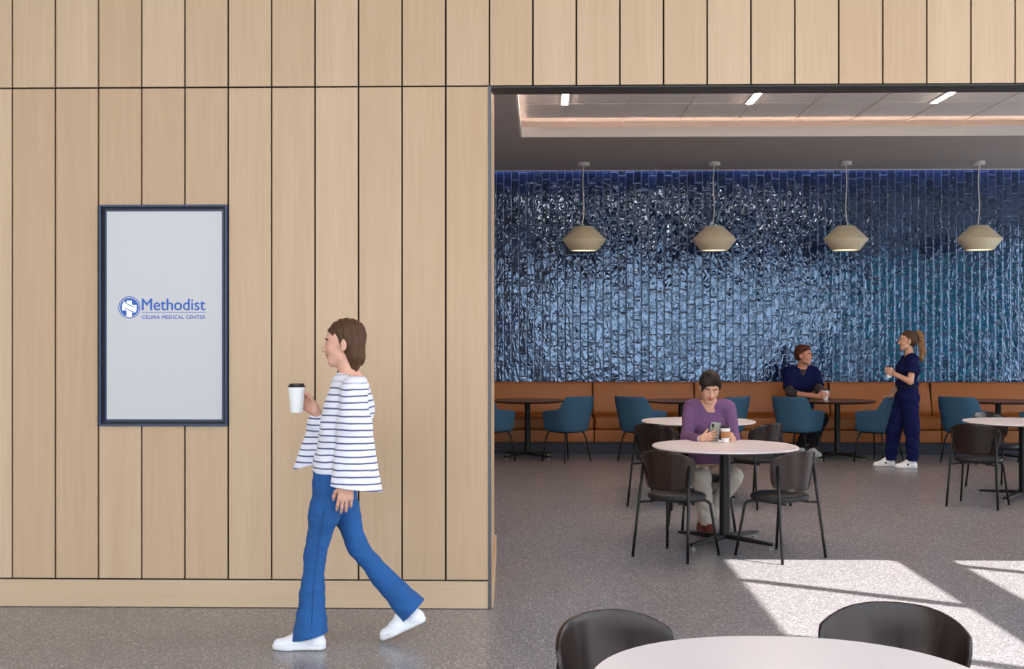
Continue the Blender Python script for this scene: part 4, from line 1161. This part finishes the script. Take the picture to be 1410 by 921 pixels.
    tag(o, 'crumpled white paper napkin on the table under the phone', 'napkin')
seated_woman()

# ------------------------------------------------------------------ seated man
def seated_man():
    g = lambda px, py, Y: A3(at(px, py, Y))
    base = g(1103, 600, 16.3)
    root = empty('person', (base[0], 16.35, 0), label='man in navy scrubs sitting on the banquette, hands round a cup', cat='person')
    O = g(1107, 489.5, 16.2); R = headframe((.80, -.60, .03)); hp = head_prims(O, R, 1.06, smile=1, sex='m')
    chest = g(1103, 527, 16.28); waist = g(1100, 556, 16.38); pel = g(1099, 574, 16.44)
    shR, shL = g(1084.5, 513, 16.26), g(1122, 513, 16.30)
    elR, elL = g(1088, 541, 16.10), g(1128, 538, 16.14)
    cup = g(1136.5, 549, 15.86); cup[2] = .7355; cm = cup+V(0, 0, .065)
    wrR = cm+V(-.10, .015, -.025); wrL = cm+V(.055, .105, -.01)
    hipR, hipL = g(1094, 576, 16.38), g(1110, 576, 16.38)
    knR, knL = g(1118, 580, 15.95), g(1133, 576, 16.0)
    anR, anL = g(1100, 612, 16.05), g(1116, 613, 15.96)
    f = Field((base[0]-.40, 15.7, 0), (base[0]+.55, 16.66, 1.46), .0048)
    f.add([cap(g(1105.5, 498, 16.24), g(1104, 511, 16.28), .056, .062)], k=.02)
    f.add([cap(shR+V(.06, 0, 0), shL-V(.06, 0, 0), .062), cap(chest+V(-.07, 0, 0), chest+V(.07, 0, 0), .105), cap(waist+V(-.05, 0, 0), waist+V(.05, 0, 0), .10), cap(pel+V(-.07, 0, 0), pel+V(.07, 0, 0), .10)], k=.05, kin=.07)
    for sh, el, wr in ((shR, elR, wrR), (shL, elL, wrL)): f.add(chain([sh, el, wr], [.052, .041, .029]), k=.02, kin=.012)
    def up_thumb(W, d, nr, *a, **k):
        d_ = nrm(d); n_ = nrm(nr-np.dot(nr, d_)*d_); side = 1 if np.cross(d_, n_)[2] > 0 else -1
        return hand(W, d, nr, side, *a, **k)
    add_hand(f, up_thumb(wrR, cm+V(-.005, -.054, -.004)-wrR, V(.1, 1, 0), (30, 48, 38), 1.0, thumb=(.4, .6)))
    add_hand(f, up_thumb(wrL, cm+V(.052, -.01, .005)-wrL, V(-1, -.1, 0), (34, 50, 40), 1.0, thumb=(.4, .6)))
    add_head(f, hp)
    for hip, kn, an in ((hipR, knR, anR), (hipL, knL, anL)):
        f.add(chain([hip, kn, an], [.08, .056, .038]), k=.03, kin=.02); f.add([cap(an, an+V(.07, -.08, -.085), .030, .010)], k=.02)
    solid('body', f, [M['skin_c'], M['lips'], M['brow'], M['eyew'], M['iris'], M['teeth']], root, head_tags(hp, teeth=5), eyes(hp, 3, 4))
    L = hp['L']
    f = Field(O-.18, O+.2, .0045)
    f.add([ell(L(0, -.022, .054), (.085, .106, .088), R), ell(L(0, -.055, .01), (.080, .070, .075), R)], k=.02, kin=.03, disp=wrinkle(.0022, 170, (1, .4, .3), 12))
    f.add([ell(L(0, .112, -.040), (.080, .078, .098), R), ell(L(0, .03, -.09), (.1, .085, .072), R)], k=.010, sub=True)
    f.add(chain([L(-.05, .040, .090), L(0, .060, .098), L(.055, .045, .085)], [.022, .026, .018]), k=.015, disp=wrinkle(.002, 190, (1, 0, .5), 14))
    solid('hair', f, M['hair_auburn'], root)
    wk = wrinkle(.0035, 34, (.6, .3, 1), 41)
    f = Field((base[0]-.42, 15.8, .4), (base[0]+.5, 16.68, 1.34), .005)
    f.add([cap(shR+V(.04, 0, .012), shL-V(.04, 0, -.012), .078), cap(chest+V(-.08, 0, 0), chest+V(.08, 0, 0), .128), cap(waist+V(-.07, 0, 0), waist+V(.07, 0, 0), .125), cap(pel+V(-.08, 0, 0), pel+V(.08, 0, 0), .125)], k=.03, kin=.06, disp=wk, cuts=[(g(1100, 572, 16.4), (0, 0, -1))])
    for sh, el in ((shR, elR), (shL, elL)):
        c_ = sh+(el-sh)*.74; f.add([cap(sh, el, .074, .082)], k=.03, disp=wk, cuts=[(c_, el-sh)])
    vb = g(1108, 519, 16.10)
    f.add([cap(g(1106, 506, 16.14), g(1107, 518, 16.12), .040, .006, (0, 1, 0), 2.4), cap(g(1104, 500, 16.24), g(1104, 504, 16.27), .072)], k=.004, kin=.01, sub=True)
    solid('scrub_top', f, M['scrub'], root)
    f = Field((base[0]-.42, 15.75, .6), (base[0]+.5, 16.6, 1.28), .005)
    for sh, el, wr in ((shR, elR, wrR), (shL, elL, wrL)):
        c_ = el+(wr-el)*.30; f.add(chain([sh, el, el+(wr-el)*.4], [.060, .055, .046]), k=.02, disp=wrinkle(.003, 80, (1, 0, 1), 5), cuts=[(c_, wr-el)])
    f.add([cap(g(1104, 512, 16.27), g(1104, 530, 16.29), .080, .092)], k=.02, cuts=[(g(1104, 508.5, 16.2), (0, -.2, 1))])
    solid('undershirt', f, M['grey_knit'], root)
    f = Field((base[0]-.42, 15.7, .05), (base[0]+.5, 16.68, .66), .005)
    wk = wrinkle(.003, 50, (.6, .3, 1), 31)
    f.add([cap(pel+V(-.07, 0, 0), pel+V(.07, 0, 0), .112)], k=.03, disp=wk)
    for hip, kn, an in ((hipR, knR, anR), (hipL, knL, anL)):
        f.add(chain([hip, kn, an+V(0, 0, -.05)], [.096, .072, .058]), k=.03, kin=.03, disp=wk, cuts=[(an+V(0, 0, -.035), (0, 0, -1))])
    solid('trousers', f, M['black_pants'], root)
    for an in (anR, anL):
        h_ = an+V(-.03, .05, 0); t_ = an+V(.12, -.175, 0); h_[2] = t_[2] = .001
        shoe('shoe', h_, t_, (0, 0, 1), root, M['white_shoe'], M['white_sole'])
    paper_cup(tuple(cup), .040, .030, .135, 'white paper cup with dark lid between the seated man\'s hands')
seated_man()

# ------------------------------------------------------------------ standing nurse
def nurse():
    Y0 = 14.72
    g = lambda px, py, dy=0: A3(at(px, py, Y0+dy))
    root = empty('person', (g(1243, 640)[0], Y0, 0), label='woman with a long ponytail standing in navy scrubs and white sneakers, holding a cup', cat='person')
    O = g(1249.5, 469.5); R = headframe((-1, .10, .02)); hp = head_prims(O, R, 1.0, smile=.5)
    chest, waist, pel = g(1251, 508), g(1249, 530), g(1248.5, 546)
    shN, shF = g(1257, 495.5, -.15), g(1248, 496, .16)
    elN, wrN = g(1253.5, 525.5, -.22), g(1232, 515, -.10)
    elF, wrF = g(1240, 524, .26), g(1228, 541, .36)
    hipN, hipF = g(1252, 552, -.08), g(1244, 552, .08)
    knN, anN = g(1256, 593, -.10), g(1256.5, 631, -.12)
    knF, anF = g(1231, 592, .05), g(1226, 630, .08)
    f = Field(*span(g, 1190, 650, -.40, 1285, 440, .55), .0046)
    f.add([cap(g(1251.5, 480), g(1253, 492), .046, .054)], k=.02)
    f.add([cap(shN+V(0, .05, 0), shF-V(0, .05, 0), .054), cap(chest+V(0, -.05, 0), chest+V(0, .05, 0), .098), cap(waist+V(0, -.04, 0), waist+V(0, .04, 0), .090), cap(pel+V(0, -.06, 0), pel+V(0, .06, 0), .105)], k=.05, kin=.07)
    for sh, el, wr in ((shN, elN, wrN), (shF, elF, wrF)): f.add(chain([sh, el, wr], [.046, .037, .026]), k=.02, kin=.012)
    cc = g(1224, 511.5, -.10); cup = cc-V(0, 0, .07)
    def up_thumb(W, d, nr, *a, **k):
        d_ = nrm(d); n_ = nrm(nr-np.dot(nr, d_)*d_); side = 1 if np.cross(d_, n_)[2] > 0 else -1
        return hand(W, d, nr, side, *a, **k)
    add_hand(f, up_thumb(wrN, cc+V(.0, -.054, .0)-wrN, V(0, 1, 0), (32, 50, 40), 1.0, thumb=(.4, .6)))
    add_hand(f, hand(wrF, V(-.5, .10, -.8), V(-.7, .1, -.45), 1, (10, 25, 20), 1.0))
    add_head(f, hp)
    for hip, kn, an, tx in ((hipN, knN, anN, -.12), (hipF, knF, anF, -.12)):
        f.add(chain([hip, kn, an], [.084, .055, .037]), k=.03, kin=.02); f.add([cap(an, an+V(tx, 0, -.070), .030, .010)], k=.02)
    solid('body', f, [M['skin_b'], M['lips'], M['brow'], M['eyew'], M['iris'], M['teeth']], root, head_tags(hp, teeth=1), eyes(hp, 3, 4))
    L = hp['L']
    f = Field(O-V(.16, .16, .18), O+V(.26, .16, .17), .0042)
    f.add([ell(L(0, -.022, .048), (.079, .099, .080), R), ell(L(0, -.055, .005), (.072, .056, .070), R)], k=.02, kin=.03, disp=wrinkle(.0012, 260, (0, 1, 1), 2))
    f.add([ell(L(0, .108, -.030), (.10, .094, .092), R), ell(L(0, .03, -.10), (.1, .092, .080), R)], k=.012, sub=True)
    hr = solid('hair', f, M['hair_brown'], root)
    f = Field(O-V(.02, .12, .34), O+V(.26, .12, .17), .0045)
    f.add(chain([L(0, -.098, .078), L(0, -.125, .098), L(0, -.155, .055), L(0, -.160, -.04), L(-.01, -.175, -.12), L(-.01, -.160, -.19), L(-.005, -.172, -.255)], [.016, .030, .037, .038, .036, .028, .008]), k=.02, kin=.02, disp=wrinkle(.004, 62, (.3, .2, 1), 3))
    pt = solid('ponytail', f, M['hair_tail'], None); pt.parent = hr
    bm = bmesh.new(); tube(bm, [L(0, -.096, .074), L(0, -.112, .088)], .021, 16)
    ht = obj('hair_band', bm, M['hair_tie'], None, smooth=True); ht.parent = hr
    wk = wrinkle(.003, 40, (.4, .3, 1), 41)
    f = Field(*span(g, 1205, 545, -.40, 1285, 480, .45), .0048)
    f.add([cap(shN+V(0, .04, .008), shF-V(0, .04, -.008), .068), cap(chest+V(0, -.055, 0), chest+V(0, .055, 0), .120), cap(chest+V(-.035, -.05, 0), chest+V(-.035, .05, 0), .095), cap(waist+V(0, -.06, 0), waist+V(0, .06, 0), .120)], k=.03, kin=.055, disp=wk, cuts=[(g(1250, 530), (0, 0, -1))])
    for sh, el in ((shN, elN), (shF, elF)):
        f.add([cap(sh, el, .070, .074)], k=.03, disp=wk, cuts=[(sh+(el-sh)*.62, el-sh)])
    f.add([cap(g(1252, 488), g(1243, 495), .055, .030), cap(g(1247, 491), g(1241, 500), .036, .008)], k=.004, kin=.01, sub=True)
    solid('scrub_top', f, M['scrub'], root)
    f = Field(*span(g, 1205, 645, -.36, 1290, 515, .40), .0048)
    wk = wrinkle(.0035, 45, (.5, .3, 1), 51)
    f.add([cap(waist+V(0, -.05, 0), waist+V(0, .05, 0), .108), cap(pel+V(.01, -.06, 0), pel+V(.01, .06, 0), .125)], k=.03, kin=.04, disp=wk, cuts=[(g(1250, 525), (0, 0, 1))])
    for hip, kn, an in ((hipN, knN, anN), (hipF, knF, anF)):
        f.add(chain([hip, kn, an+V(0, 0, -.05)], [.106, .088, .064]), k=.03, kin=.03, disp=wk, cuts=[(an+V(0, 0, -.03), (0, 0, -1))])
    solid('scrub_trousers', f, M['scrub'], root)
    f = Field(*span(g, 1205, 545, -.2, 1290, 520, .2), .0048)
    f.add([cap(waist+V(0, -.05, 0), waist+V(0, .05, 0), .118)], k=.01, cuts=[(g(1250, 529.5), (0, 0, 1)), (g(1250, 533), (0, 0, -1))])
    solid('waistband', f, M['belt'], root)
    for an in (anN, anF):
        h_ = an+V(.055, 0, 0); t_ = an+V(-.20, .01, 0); h_[2] = t_[2] = .001
        shoe('shoe', h_, t_, (0, 0, 1), root, M['white_shoe'], M['white_sole'], accent=M['accent'])
    paper_cup(tuple(cup), .041, .031, .135, 'white paper cup with dark lid held by the standing nurse')
nurse()

# ================================================================== LIGHT, WORLD, CAMERA
w = bpy.data.worlds.new('sky'); bpy.context.scene.world = w; w.use_nodes = True
nt = w.node_tree; bg = nt.nodes['Background']
tc = N(nt, 'ShaderNodeTexCoord'); sp = N(nt, 'ShaderNodeSeparateXYZ'); nt.links.new(tc.outputs['Generated'], sp.inputs[0])
rp = N(nt, 'ShaderNodeValToRGB'); nt.links.new(mth(nt, 'ADD', mth(nt, 'MULTIPLY', sp.outputs[2], .5), .5), rp.inputs[0])
e = rp.color_ramp.elements
e[0].position = 0.0; e[0].color = (.12, .12, .10, 1)
e[1].position = 1.0; e[1].color = (.55, .75, 1.0, 1)
x = e.new(.485); x.color = (.16, .17, .15, 1)
x = e.new(.505); x.color = (.95, .97, 1.0, 1)
nt.links.new(rp.outputs[0], bg.inputs[0]); bg.inputs[1].default_value = 4.1
sd = bpy.data.lights.new('sun', 'SUN'); sd.energy = 16; sd.angle = math.radians(.35); sd.color = (1, .97, .93)
so = bpy.data.objects.new('sun', sd); C.objects.link(so); so.location = (12, -4, 14)
so.rotation_euler = Vector((SX, SY, SZ)).to_track_quat('-Z', 'Y').to_euler()
# daylight through the big openings: portals guide the sky light
for nm, loc, rot, sx, sy in (('portal_back', ((XL+XR)/2, YB-.12, 3.1), (math.radians(90), 0, 0), XR-XL, 6.2), ('portal_right', (XR+.12, (YB+YW)/2, 3.1), (math.radians(90), 0, math.radians(90)), YW-YB, 6.2), ('portal_dining', (10.14, 12.1, 1.8), (math.radians(90), 0, math.radians(90)), 7.0, 3.0)):
    ld = bpy.data.lights.new(nm, 'AREA'); ld.shape = 'RECTANGLE'; ld.size = sx; ld.size_y = sy
    lo = bpy.data.objects.new(nm, ld); C.objects.link(lo); lo.location = loc; lo.rotation_euler = rot
    ld.cycles.is_portal = True
cam = bpy.data.cameras.new('camera'); co = bpy.data.objects.new('camera', cam); C.objects.link(co)
co.location = (0, 0, H); co.rotation_euler = (PI/2, 0, TH)
cam.sensor_width = 36; cam.lens = 36*F/1410; cam.shift_y = -3.5/1410; cam.clip_end = 200
sc = bpy.context.scene; sc.camera = co
sc.view_settings.view_transform = 'Standard'; sc.view_settings.look = 'None'; sc.view_settings.gamma = 1; sc.view_settings.use_curve_mapping = False
sc.view_settings.exposure = 0
sc.cycles.use_denoising = True; sc.cycles.max_bounces = 9; sc.cycles.diffuse_bounces = 5; sc.cycles.sample_clamp_indirect = 8
